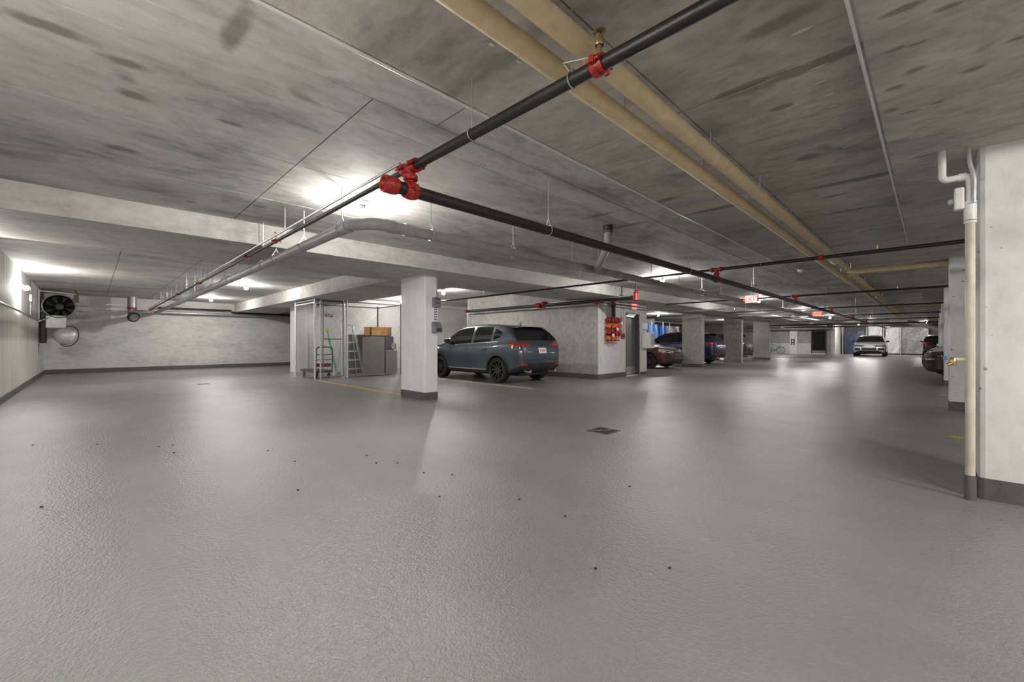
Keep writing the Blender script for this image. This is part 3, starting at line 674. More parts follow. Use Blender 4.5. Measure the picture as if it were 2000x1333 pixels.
# ---------------------------------------------------------------- right-hand downpipe
DPX, DPY = 4.52, -.192
dn = thing('downpipe', 'cream downpipe with offset white elbows beside the pitted column', 'pipe', (DPX, DPY, 0))
MB().cyl((DPX, DPY, .17), (DPX, DPY, 2.08), .0265, 18).build('pipe', M['cream'], dn, True)
MB().lathe([(.026, 0), (.033, 0), (.031, .16), (.027, .18)], (DPX, DPY, 0), Z, 18).build('base_boot', M['skirt'], dn, True)
MB().lathe([(.026, -.08), (.034, -.08), (.034, .08), (.026, .08)], (DPX, DPY, 2.09), Z, 18).build('band_coupling', M['white_pvc'], dn, True)
for z in (2.03, 2.15): MB().ring((DPX, DPY, z), Z, .034, .003).build('clamp_band', M['galv'], dn, True)
MB().tube(bend([(DPX, DPY, 2.08), (DPX, DPY, 2.36), (DPX - .02, DPY + .143, 2.35), (DPX - .02, DPY + .143, ZR)], .04, 6), .0225, 16).build('offset_pipe', M['white_pvc'], dn, True)
MB().lathe([(.022, -.02), (.029, -.02), (.029, .02), (.022, .02)], (DPX, DPY + .038, 2.357), Y, 16).build('elbow_socket', M['white_pvc'], dn, True)
MB().tube(bend([(DPX - .03, DPY - .018, 2.15), (DPX - .035, DPY - .02, 2.34), (DPX - .03, DPY + .005, 2.44), (DPX - .02, DPY + .01, ZR)], .06), .012, 10).build('side_conduit', M['galv'], dn, True)
dl = thing('dome_lamp_box', 'white box with a small clear glass dome on the cream downpipe', 'lamp', (DPX, DPY + .06, 2.2))
MB().bbox(DPX - .05, DPX + .02, DPY + .03, DPY + .082, 2.115, 2.275, .010).build('box', M['white_pvc'], dl)
MB().sphere((DPX - .01, DPY + .096, 2.185), .02).build('dome', M['glass_dome'], dl, True)
hv = thing('hose_valve', 'brass hose valve with a blue handle low on the cream downpipe', 'valve', (DPX, DPY + .1, 1.02))
MB().cyl((DPX, DPY + .02, 1.02), (DPX, DPY + .075, 1.018), .014, 12).build('nipple', M['cream'], hv, True)
MB().lathe([(.010, -.03), (.018, -.026), (.022, -.004), (.017, .02), (.011, .03)], (DPX, DPY + .085, 1.005), Z, 14).cyl((DPX, DPY + .085, 1.0), (DPX - .01, DPY + .112, .978), .013, 12).build('valve_body', M['brass'], hv, True)
MB().bbox(DPX - .008, DPX + .008, DPY + .115, DPY + .138, 1.012, 1.042, .004).build('handle', M['blue_tag'], hv)
MB().cyl((DPX, DPY + .09, 1.022), (DPX, DPY + .118, 1.026), .007, 8).build('stem', M['galv'], hv)

# ---------------------------------------------------------------- valves and fittings on the stair core
va = thing('sprinkler_valve_station', 'cluster of red and orange sprinkler valves on the pale core wall', 'valve', (11.5, CB - .15, 1.5))
vx = a_of(1190, CB)
for dx, r in ((-.03, .045), (-.14, .02)): MB().cyl((vx + .12 + dx, CB - .12, 1.75), (vx + .12 + dx, CB - .12, 2.42), r, 14).build('riser_pipe', M['black_pipe'], va, True)
coupling(va, (vx + .09, CB - .12, 2.38), Z, .045, .10)
for k, (z, mm) in enumerate(((1.82, 'red'), (1.62, 'orange'), (1.42, 'red'), (1.24, 'orange'))):
    b = MB(); n = 3 if k < 3 else 2
    for j in range(n):
        cx = vx - .2 + j * .2
        b.lathe([(.0, -.11), (.06, -.11), (.085, -.09), (.06, -.07), (.05, 0), (.06, .07), (.085, .09), (.06, .11), (0, .11)], (cx, CB - .14, z), X, 14)
        b.ring((cx, CB - .28, z + .02), Y, .07, .012, 16, 5)
        b.cyl((cx, CB - .14, z), (cx, CB - .29, z + .02), .014, 8)
    b.build('valve_body', M[mm], va, True)
    MB().cyl((vx - .38, CB - .16, z - .05), (vx + .3, CB - .16, z - .05), .022, 10).build('stub_pipe', M['black_pipe'], va, True)
g = MB()
for k in range(3): g.lathe([(0, 0), (.05, 0), (.05, .03), (0, .03)], (vx - .28 + .25 * k, CB - .3, 1.34 + .19 * k), Vector((0, -1, 0)), 14)
g.build('gauge', M['plast_w'], va, True)
for k in range(2): MB().tube([(vx - .2 + .2 * k, CB - .02, 1.2), (vx - .2 + .2 * k, CB - .16, 1.2)], .012, 8).build('bracket', M['galv'], va, True)
rx = a_of(1203, CB)
tag(MB().bbox(rx - .06, rx + .14, CB - .10, CB - .005, 1.33, 1.80, .01).build('alarm_cabinet', M['red']), 'flat red box beside the cluster of sprinkler valves', 'box')
pull = thing('alarm_bell', 'small red alarm fitting on a conduit beside the grey door', 'alarm', (a_of(1215, CB), CB - .05, 1.3)); bx_ = a_of(1215, CB)
MB().bbox(bx_ - .09, bx_ + .09, CB - .06, CB - .005, 1.25, 1.43, .012).build('body', M['red'], pull)
MB().lathe([(0, 0), (.05, 0), (.03, .04), (0, .045)], (bx_, CB - .06, 1.34), Vector((0, -1, 0)), 14).build('horn', M['red'], pull, True)
MB().cyl((bx_ - .1, CB - .02, 1.4), (bx_ - .1, CB - .02, 2.44), .010, 8).cyl((bx_ + .06, CB - .02, 1.43), (bx_ + .06, CB - .02, 2.44), .008, 8).build('conduit', M['galv'], pull)
# feed pipes along the core wall
fp = thing('feed_pipe', 'sprinkler feed pipe with red couplings above the blue-grey SUV', 'pipe', (10.6, 9.4, 2.38))
MB().tube([(10.6, 5.8, 2.36), (10.6, 13.22, 2.36)], .045, 16).build('pipe', M['black_pipe'], fp, True)
MB().tube([(10.66, 5.9, 2.42), (10.66, 9.4, 2.42)], .022, 12).build('pipe', M['galv'], fp, True)
MB().tube([(10.7, 7.0, 2.28), (10.7, 13.22, 2.28)], .020, 12).build('pipe', M['galv'], fp, True)
coupling(fp, (10.6, 9.35, 2.36), Y, .06, .22); coupling(fp, (10.6, 9.1, 2.40), Y, .06, .16); coupling(fp, (10.6, 13.15, 2.36), Y, .04, .1); coupling(fp, (10.6, 7.05, 2.30), Y, .03, .14)
b = MB(); b.lathe([(.05, -.1), (.075, -.09), (.075, -.05), (.055, -.04), (.055, .1), (.075, .12), (.06, .14)], (10.6, 5.78, 2.38), Z, 14); b.lathe([(.05, -.1), (.075, -.09), (.07, -.05), (.055, 0)], (10.6, 5.85, 2.36), Y, 14); b.ring((10.55, 5.72, 2.56), Z, .05, .018); b.build('tee', M['red'], fp, True)
MB().cyl((10.6, 5.78, 2.45), (10.6, 5.78, ZC), .022, 12).build('riser', M['black_pipe'], fp, True)
MB().tube([(10.6, 6.9, 2.30), (19.0, 6.9, 2.30)], .022, 10).build('pipe', M['black_pipe'], fp, True)
# service panel on the end of the core
sp = thing('wall_panel', 'white service panel on the corner of the stair core past the door', 'panel', (CE, CB, 1.2))
px_a, px_b = a_of(1254, CB - .02), a_of(1268.5, CB - .05)
MB().bbox(px_a, CE + .35, CB - .12, CB - .02, .92, 1.36 + .12, .006).build('panel', M['plast_w'], sp)
MB().box(CE + .1, CE + .33, CB - .124, CB - .12, 1.0, 1.44).build('notice', M['tarp_grey'], sp)
tag(MB().bbox(px_a, CE - .03, CB - .06, CB - .005, 1.58, 1.8, .006).build('switch_plate', M['plast_w']), 'small white plate above the white service panel', 'electrical box')

# ---------------------------------------------------------------- exit signs
def text_mesh(txt, size, ext=.004):
    cu = bpy.data.curves.new('t', 'FONT'); cu.body = txt; cu.size = size; cu.extrude = ext; cu.align_x = 'CENTER'; cu.align_y = 'CENTER'; cu.resolution_u = 3
    o = bpy.data.objects.new('t', cu); COL.objects.link(o); dg = bpy.context.evaluated_depsgraph_get(); me = bpy.data.meshes.new_from_object(o.evaluated_get(dg))
    bpy.data.objects.remove(o); bpy.data.curves.remove(cu); return me
def exit_sign(label, x, y, z, facing, hang=True, face='sign_face', ww=.155):
    t = thing('exit_sign', label, 'exit sign', (x, y, z), -PI / 2 if facing == 'x' else 0, 'red exit signs')
    MB().bbox(-ww, ww, -.03, .03, -.105, .105, .008).build('housing', M['plast_w'], t, False, True)
    MB().box(-ww + .012, ww - .012, -.034, -.030, -.09, .09).build('face', M[face], t, False, True)
    me = text_mesh('EXIT', .19); me.transform(Matrix.Translation((0, -.036, 0)) @ Matrix.Rotation(PI / 2, 4, 'X')); me.materials.append(M['sign_red'])
    o = bpy.data.objects.new('lettering', me); COL.objects.link(o); o.parent = t
    if hang: MB().cyl((0, 0, .105), (0, 0, ZC - z), .012, 10).lathe([(.0, 0), (.05, 0), (.03, .025), (0, .025)], (0, 0, .10), (0, 0, 1), 14).build('stem', M['plast_w'], t, True, True)
exit_sign('lit red exit sign hanging in front of a bright bulb', 12.28, 3.37, 2.265, 'x')
exit_sign('smaller lit red exit sign hanging farther down the aisle', 20.8, 3.3, 2.27, 'x', True, 'sign_pink')
exit_sign('lit red exit sign on the wall above the grey door', 12.95, CB - .05, 2.33, 'y', False, 'sign_pink', .17)

# ---------------------------------------------------------------- chain-link storage cages
def chain(par, p0, p1, z0, z1, step=.07, r=.0036):
    p0, p1 = Vector((*p0, 0)), Vector((*p1, 0)); L = (p1 - p0).length; u = (p1 - p0) / L; nrm = Z.cross(u); Hh = z1 - z0; b = MB()
    def P(s, h, off): return p0 + u * s + Z * (z0 + h) + nrm * off
    n = int((L + Hh) / step) + 1
    for k in range(1, n):
        c = k * step
        for sgn in (1, -1):
            s0, s1 = max(0, c - Hh), min(L, c)
            if s1 - s0 < .01: continue
            h0, h1 = c - s0, c - s1
            if sgn < 0: h0, h1 = Hh - h0, Hh - h1
            a, d = P(s0, h0, .002 * sgn), P(s1, h1, .002 * sgn); t = (d - a).normalized(); sd = t.cross(nrm)
            vs = []
            for q in (a, d): vs += [q + sd * r, q - sd * r * .5 + nrm * r * .87, q - sd * r * .5 - nrm * r * .87]
            b.add(vs, [(0, 1, 4, 3), (1, 2, 5, 4), (2, 0, 3, 5)])
    o = b.build('chain_link_mesh', M['wire'], par); o['kind'] = 'stuff'; return o
CX0, CX1, CY0, CY1, CT = 4.78, 7.69, 13.2, 14.9, 2.44
cg = thing('storage_cage', 'chain-link storage cage with a ladder and cabinets behind the near white column', 'cage', (CX0, CY0, 0))
for x, y, mm, r in ((CX0, CY0, 'steel_post', .03), (CX0, CY1, 'steel_post', .028), (4.95, CY0, 'steel_post', .026), (5.66, CY0, 'galv', .026), (5.76, CY0, 'steel_post', .03), (CX1, CY0, 'dark_rail', .028), (CX1, CY1, 'dark_rail', .03)):
    MB().cyl((x, y, 0), (x, y, CT), r, 12).lathe([(r * 1.2, 0), (r * 1.2, .03), (0, .055)], (x, y, CT), Z, 12).build('post', M[mm], cg, True)
for p, q, mm in (((CX0, CY0, CT - .02), (CX0, CY1, CT - .02), 'dark_rail'), ((CX0, CY0, CT - .1), (CX0, CY1, CT - .1), 'steel_post'), ((5.76, CY0, CT - .02), (CX1, CY0, CT - .02), 'dark_rail'), ((CX1, CY0, CT - .02), (CX1, CY1, CT - .02), 'galv'), ((CX0, CY0, CT - .02), (5.76, CY0, CT - .02), 'dark_rail'), ((CX0, CY1, CT - .02), (CX1, CY1, CT - .02), 'dark_rail')):
    MB().cyl(p, q, .021, 10).build('top_rail', M[mm], cg, True)
MB().cyl((5.76, CY0, .04), (CX1, CY0, .04), .012, 8).build('bottom_rail', M['dark_rail'], cg, True)
chain(cg, (CX0, CY0), (CX0, CY1), .05, CT - .1); chain(cg, (5.78, CY0), (CX1, CY0), .05, CT); chain(cg, (CX1, CY0), (CX1, CY1), .05, CT); chain(cg, (CX0, CY1), (CX1, CY1), .05, CT)
gt = thing('cage_gate', 'chain-link gate with a small dark red sign on the storage cage', 'gate', (5.0, CY0 - .05, 0)); gy = CY0 - .05
for x in (5.0, 5.62): MB().cyl((x, gy, .06), (x, gy, 2.40), .018, 10).build('stile', M['dark_rail'], gt, True)
for z in (.07, 1.23, 2.39): MB().cyl((5.0, gy, z), (5.62, gy, z), .018, 10).build('rail', M['dark_rail'], gt, True)
chain(gt, (5.0, gy), (5.62, gy), .07, 2.39)
MB().box(5.07, 5.28, gy - .03, gy - .022, 1.90, 1.995).build('sign', M['sign_dark'], gt)
MB().box(5.09, 5.26, gy - .033, gy - .03, 1.955, 1.975).box(5.09, 5.24, gy - .033, gy - .03, 1.915, 1.932).build('sign_lettering', M['plast_w'], gt)
cg2 = thing('storage_cage', 'chain-link storage cage in front of the nose of the blue-grey SUV', 'cage', (CX1, 13.35, 0))
for x, mm in ((7.8, 'dark_rail'), (9.3, 'galv'), (10.80, 'galv')): MB().cyl((x, 13.35, 0), (x, 13.35, CT), .028, 12).build('post', M[mm], cg2, True)
MB().cyl((7.8, 13.35, CT - .02), (10.8, 13.35, CT - .02), .021, 10).build('top_rail', M['galv'], cg2, True)
chain(cg2, (7.8, 13.35), (10.8, 13.35), .05, CT)
# contents
ct = thing('platform_cart', 'black-handled platform cart standing in the storage cage', 'cart', (5.15, 13.9, 0))
MB().bbox(4.88, 5.42, 13.45, 14.75, .18, .25, .02).build('deck', M['cart_deck'], ct)
MB().tube(bend([(4.9, 13.47, .25), (4.9, 13.42, .98), (5.4, 13.42, .98), (5.4, 13.47, .25)], .12), .018, 10).build('handle', M['black'], ct, True)
for z in (.42, .58, .74): MB().cyl((4.9, 13.45, z), (5.4, 13.45, z), .012, 8).build('crossbar', M['black'], ct, True)
for x in (4.95, 5.35):
    for y in (13.6, 14.6): MB().lathe([(0, -.025), (.07, -.025), (.085, -.015), (.085, .015), (.07, .025), (0, .025)], (x, y, .085), X, 16).box(x - .03, x + .03, y - .03, y + .03, .1, .18).build('wheel', M['tyre'], ct, True)
tag(MB().bbox(4.93, 5.38, 13.49, 13.56, .36, .47, .01).build('red_strap', M['red']), 'red and white strap lying against the cart handle', 'strap')
br = thing('broom', 'green broom with a yellow top leaning in the storage cage', 'broom', (5.55, 14.2, 0))
MB().tube([(5.85, 14.2, .12), (5.63, 14.42, 1.5)], .016, 8).build('handle', M['green'], br, True)
MB().bbox(5.75, 5.97, 14.12, 14.24, .0, .14, .01).build('head', M['plast_w'], br)
MB().bbox(5.57, 5.67, 14.38, 14.46, 1.46, 1.60, .02).build('cap', M['straw'], br)
br2 = tag(MB().tube([(5.93, 14.36, 0), (5.70, 14.55, 1.28)], .018, 8).build('green_pole', M['green'], None, True), 'green pole leaning next to the broom', 'pole')
la = thing('step_ladder', 'aluminium step ladder standing in the storage cage', 'ladder', (6.1, 14.0, 0)); ly = 13.68
for s in (0, 1):
    MB().add(*(lambda a, b_, e: ([a - Vector((.034, 0, 0)), a + Vector((.034, 0, 0)), b_ + Vector((.034, 0, 0)), b_ - Vector((.034, 0, 0)), a + e - Vector((.034, 0, 0)), a + e + Vector((.034, 0, 0)), b_ + e + Vector((.034, 0, 0)), b_ + e - Vector((.034, 0, 0))], [(0, 1, 2, 3), (4, 7, 6, 5), (0, 4, 5, 1), (1, 5, 6, 2), (2, 6, 7, 3), (3, 7, 4, 0)]))(Vector((5.72 + s * .75, ly - .25, 0)), Vector((5.83 + s * .36, ly, 1.68)), Vector((0, .06, 0)))).build('rail', M['alu'], la)
    MB().cyl((5.76 + s * .70, ly + .32, 0), (5.86 + s * .32, ly + .08, 1.6), .014, 8).build('back_leg', M['alu'], la)
for k in range(5):
    z = .28 + k * .29; f = z / 1.68
    MB().box(5.72 + .11 * f, 6.47 - .28 * f, ly - .25 + .25 * f - .02, ly - .25 + .25 * f + .07, z - .05, z).build('step', M['alu'], la)
MB().bbox(5.80, 6.22, ly - .06, ly + .14, 1.68, 1.72, .01).build('top_cap', M['plast_w'], la)
tag(MB().bbox(6.34, 7.09, 13.27, 13.33, .02, 1.32, .006).build('grey_board', M['board_grey']), 'large grey board standing behind the cage mesh', 'board')
tag(MB().bbox(6.32, 7.1, 14.30, 14.38, .02, 1.40, .006).build('grey_board', M['board_grey']), 'second grey board half hidden behind the large one', 'board')
tag(MB().bbox(7.18, 7.62, 13.32, 13.40, .02, .86, .03).build('grey_board', M['board_grey']), 'shorter grey board with rounded corners at the cage end', 'board')
bn = thing('orange_bin', 'orange bin sitting on the black-covered stack in the cage', 'bin', (6.95, 13.95, 1.34))
m_ = MB(); m_.box(6.84, 7.64, 13.78, 13.81, 1.34, 1.66).box(6.84, 7.64, 14.22, 14.25, 1.34, 1.66).box(6.84, 6.87, 13.78, 14.25, 1.34, 1.66).box(7.61, 7.64, 13.78, 14.25, 1.34, 1.66).box(6.84, 7.64, 13.78, 14.25, 1.34, 1.37); m_.build('shell', M['crate_orange'], bn)
MB().box(6.82, 7.66, 13.76, 14.27, 1.62, 1.665).build('rim', M['crate_orange'], bn)
for k in range(2): MB().box(6.88 + k * .18, 7.04 + k * .18, 13.766, 13.78, 1.37, 1.55).build('panel', M['crate_cream'], bn)
cv = MB()
cv.grid(lambda u, v: (6.76 + .84 * u, 13.56 + .55 * v, 1.335 + .003 * math.sin(u * 5) * math.sin(v * 4)), 10, 6)
cv.bbox(6.76, 7.62, 13.56, 14.2, .05, 1.335, .05, 3)
tag(cv.build('quilted_cover', M['cover'], None, True), 'black quilted cover over the stack behind the grey board', 'cover')
tag(MB().ring((7.58, 13.5, 1.0), Vector((.3, 1, 0)), .07, .03).cyl((7.50, 13.5, .92), (7.66, 13.5, .90), .025, 8).build('cable_coil', M['crate_cream'], None, True), 'small tan coil hanging at the cage end', 'coil')
tag(MB().lathe([(0, 0), (.13, 0), (.15, .24), (.14, .25), (.0, .22)], (6.35, 14.70, 0), Z, 18).build('bucket', M['plast_w'], None, True), 'white bucket on the floor of the storage cage', 'bucket')

# tarped cages deeper in the garage
def tarp(name, label, m, p0, p1, z0, z1, amp=.06, seed=0):
    rs = random.Random(seed); p0, p1 = Vector((*p0, 0)), Vector((*p1, 0)); n = Z.cross((p1 - p0).normalized()); ph = [(rs.uniform(3, 14), rs.uniform(3, 12), rs.uniform(0, 6)) for _ in range(7)]
    def f(u, v, off=0):
        d = sum(math.sin(a * u + b_ * v + c) ** 3 for a, b_, c in ph) / 3 * amp
        return p0.lerp(p1, u) + Z * (z0 + (z1 - z0) * v) + n * (d + off)
    b = MB(); b.grid(lambda u, v: f(u, v), 26, 18); b.grid(lambda u, v: f(u, v, .01), 26, 18)
    return tag(b.build(name, m, None, True, angle=20), label, 'tarp')
def rail_cage(label, pts, top, m='galv'):
    t = thing('storage_cage', label, 'cage', (*pts[0], 0))
    for x, y in pts: MB().cyl((x, y, 0), (x, y, top), .035, 8).build('post', M[m], t, True)
    for a, b_ in zip(pts, pts[1:]): MB().cyl((*a, top - .03), (*b_, top - .03), .03, 8).build('top_rail', M[m], t, True)
yb = 13.4
cpts = [(a_of(q, yb), yb) for q in (1240, 1273, 1295, 1307.5, 1334)]
rail_cage('row of steel posts holding the blue tarps beyond the stair core', cpts, 2.55)
tarp('blue_tarp', 'bright blue tarp hung on the cage behind the navy SUV', M['tarp_blue'], (cpts[1][0], yb + .28), (cpts[2][0] - .1, yb + .28), .0, 2.35, .05, 1)
tarp('blue_tarp', 'narrow blue tarp strip right of the bright blue tarp', M['tarp_blue'], (cpts[2][0] + .1, yb + .28), (cpts[3][0] - .1, yb + .28), .0, 2.30, .08, 2)
tarp('dark_sheet', 'dark crinkled plastic sheet beside the blue tarps', M['tarp_navy'], (cpts[0][0], yb + .28), (cpts[1][0] - .1, yb + .28), .0, 2.3, .09, 3)
tarp('clear_sheet', 'crinkled grey plastic sheet right of the blue tarps', M['tarp_grey'], (cpts[3][0] + .1, yb + .28), (cpts[4][0], yb + .28), .0, 2.3, .1, 4)
FG = 50.0
fpts = [(FG, b_of(q, FG)) for q in (1646, 1693, 1726, 1759)] + [(FG, .29)]
rail_cage('row of pale posts framing the sheets behind the silver car', fpts, 2.65, 'steel_post')
tarp('dark_sheet', 'dark navy sheet behind the left of the silver car', M['tarp_navy'], (FG + .12, fpts[1][1] + .1), (FG + .12, fpts[0][1] - .1), .0, 2.1, .07, 5)
tarp('pale_sheet', 'pale sheet hung above the roof of the silver car', M['tarp_white'], (FG + .12, fpts[2][1] + .1), (FG + .12, fpts[1][1] - .1), .0, 2.55, .06, 6)
tarp('pale_sheet', 'white crinkled sheet right of the silver car', M['tarp_white'], (FG + .12, fpts[3][1] + .05), (FG + .12, fpts[2][1] - .1), .1, 2.6, .07, 7)
tarp('grey_sheet', 'grey crinkled sheet at the far right end of the garage', M['tarp_grey'], (FG + .12, fpts[4][1]), (FG + .12, fpts[3][1] - .05), .1, 2.6, .09, 8)
# far ducts and pipes
def duct(label, pts, r, m='dull', rib=.35):
    P = [Vector(p) for p in pts]; t = thing('air_duct', label, 'duct', tuple(P[0]))
    MB().tube(bend(pts, r * 1.5), r, 18).build('duct', M[m], t, True)
    for q in (P[0], P[-1]): MB().cyl((q.x, q.y, q.z + r * .9), (q.x, q.y, max(q.z + r, slab_z(q.x, q.y))), .012, 6).build('hanger_rod', M['galv'], t)
    for a, b_ in zip(P, P[1:]):
        n = int((b_ - a).length / 1.2)
        for k in range(1, n): MB().ring(a.lerp(b_, k / n), (b_ - a), r, .02, 18, 5).build('seam_band', M['galv'], t, True)
duct('silver round duct running above the black far door', [(46.3, 6.2, 2.45), (46.3, 13.0, 2.45)], .22)
duct('silver duct running high toward the right in front of the far cages', [(44.5, -1.0, 2.38), (44.5, 2.4, 2.40)], .14)
duct('crumpled silver duct dropping beside the far right columns', [(41.0, 1.3, 2.55), (41.0, .6, 2.38), (41.0, -.4, 1.95)], .17)
duct('slim silver duct crossing the far aisle', [(38.0, 2.0, 2.55), (38.0, 6.3, 2.55)], .1)
duct('pale round pipe over the aisle beyond the farther exit sign', [(22.5, 3.3, 2.45), (22.5, 6.4, 2.45)], .05, 'white_pvc')
for k, (lab, a, y0, y1, z, r, m) in enumerate((('white pipe crossing above the navy SUV', 21.3, 4.2, 6.4, 2.36, .035, 'white_pvc'), ('second white pipe crossing near the navy SUV', 17.2, 5.3, 7.9, 2.40, .03, 'white_pvc'), ('black pipe crossing in front of the far ducts', 42.5, -1.0, 12.0, 2.36, .05, 'black_pipe'), ('black pipe crossing just before the far ducts', 36.5, -1.0, 12.0, 2.36, .05, 'black_pipe'), ('black pipe in the stalls above the navy SUV', 21.0, 8.5, 16, 2.45, .03, 'black_pipe'), ('black pipe in the stalls above the dark red car', 15.2, 8.4, 16, 2.5, .03, 'black_pipe'))):
    tag(MB().tube([(a, y0, z), (a, y1, z)], r, 12).build('cross_pipe', M[m], None, True), lab, 'pipe')
tag(MB().tube(bend([(27, 5.4, 2.54), (34, 5.3, 2.54), (35, 4.6, 2.54), (37, 4.6, 2.54)], .4), .06, 12).build('long_pipe', M['galv'], None, True), 'long grey pipe running along the far aisle ceiling', 'pipe')
tag(MB().tube([(24, 5.9, 2.52), (36, 5.9, 2.52)], .04, 10).build('long_pipe', M['white_pvc'], None, True), 'long white pipe running along the far left of the aisle', 'pipe')

# ---------------------------------------------------------------- vehicles
def pchip(xs, ys):
    xs = np.array(xs, float); ys = np.array(ys, float); h = np.diff(xs); d = np.diff(ys) / h; m = np.zeros(len(xs))
    for i in range(1, len(xs) - 1):
        if d[i - 1] * d[i] > 0:
            w1, w2 = 2 * h[i] + h[i - 1], h[i] + 2 * h[i - 1]; m[i] = (w1 + w2) / (w1 / d[i - 1] + w2 / d[i])
    m[0], m[-1] = d[0], d[-1]
    def f(x):
        x = min(max(x, xs[0]), xs[-1]); i = min(max(int(np.searchsorted(xs, x)) - 1, 0), len(h) - 1); t = (x - xs[i]) / h[i]
        return float((2 * t**3 - 3 * t**2 + 1) * ys[i] + (t**3 - 2 * t**2 + t) * h[i] * m[i] + (-2 * t**3 + 3 * t**2) * ys[i + 1] + (t**3 - t**2) * h[i] * m[i + 1])
    return f
SUV = dict(L=2.275, ax=(-1.36, 1.34), wr=.36, ar=.405, hw=.905,
    top=[(-2.275, .80), (-2.262, .92), (-2.22, 1.02), (-2.14, 1.13), (-1.98, 1.32), (-1.82, 1.50), (-1.70, 1.575), (-1.2, 1.64), (-.4, 1.68), (.15, 1.665), (.5, 1.60), (.95, 1.33), (1.22, 1.13), (1.32, 1.085), (1.7, 1.035), (2.03, .945), (2.19, .82), (2.275, .66)],
    bot=[(-2.275, .56), (-2.22, .44), (-2.08, .34), (-1.8, .27), (0, .24), (1.8, .24), (2.1, .26), (2.2, .33), (2.275, .46)],
    belt=[(-2.275, 1.26), (-1.7, 1.17), (-.5, 1.085), (1.2, 1.02), (2.275, 1.0)],
    wid=[(-2.275, .66), (-2.255, .74), (-2.18, .83), (-2.0, .885), (-1.4, .905), (0, .90), (1.3, .90), (1.8, .88), (2.05, .80), (2.2, .67), (2.275, .50)],
    side=[(-1.06, -.28), (-.18, .93)], ws=(.36, 1.20), rw=(-2.10, -1.78), quarter=[(-1.15, 1.20), (-1.40, 1.27), (-1.48, 1.42), (-1.15, 1.53)])
SEDAN = dict(L=2.35, ax=(-1.38, 1.42), wr=.33, ar=.375, hw=.91,
    top=[(-2.35, .75), (-2.3, .95), (-2.1, 1.08), (-1.75, 1.13), (-1.2, 1.33), (-.7, 1.43), (-.1, 1.455), (.3, 1.42), (.8, 1.20), (1.12, 1.02), (1.2, .99), (1.7, .92), (2.1, .80), (2.27, .68), (2.35, .58)],
    bot=[(-2.35, .5), (-2.25, .35), (-2.0, .24), (0, .19), (1.9, .2), (2.15, .22), (2.28, .28), (2.35, .40)],
    belt=[(-2.35, 1.1), (-1.6, 1.02), (0, .95), (1.2, .92), (2.35, .9)],
    wid=[(-2.35, .62), (-2.25, .78), (-2.0, .87), (-1.3, .91), (0, .91), (1.4, .91), (1.85, .86), (2.12, .76), (2.27, .60), (2.35, .40)],
    side=[(-1.05, -.3), (-.2, .85)], ws=(.25, 1.1), rw=(-1.65, -.85))
SPORT = dict(SUV); SPORT.update(hw=.98, ar=.415, wr=.37, ax=(-1.42, 1.45), L=2.42,
    top=[(-2.42, .85), (-2.38, 1.0), (-2.25, 1.13), (-1.95, 1.30), (-1.6, 1.50), (-1.1, 1.62), (-.3, 1.67), (.1, 1.655), (.45, 1.58), (.95, 1.27), (1.2, 1.10), (1.3, 1.07), (1.75, 1.02), (2.1, .93), (2.3, .80), (2.42, .64)],
    bot=[(-2.42, .5), (-2.3, .36), (-2.0, .25), (0, .22), (1.9, .22), (2.2, .24), (2.33, .32), (2.42, .46)],
    belt=[(-2.42, 1.2), (-1.7, 1.13), (-.5, 1.06), (1.2, 1.03), (2.42, 1.0)],
    wid=[(-2.42, .70), (-2.36, .82), (-2.15, .93), (-1.4, .985), (0, .96), (1.4, .98), (1.95, .95), (2.2, .88), (2.34, .74), (2.42, .52)],
    side=[(-1.15, -.3), (-.2, .9)], ws=(.46, 1.18), rw=(-2.2, -1.72))

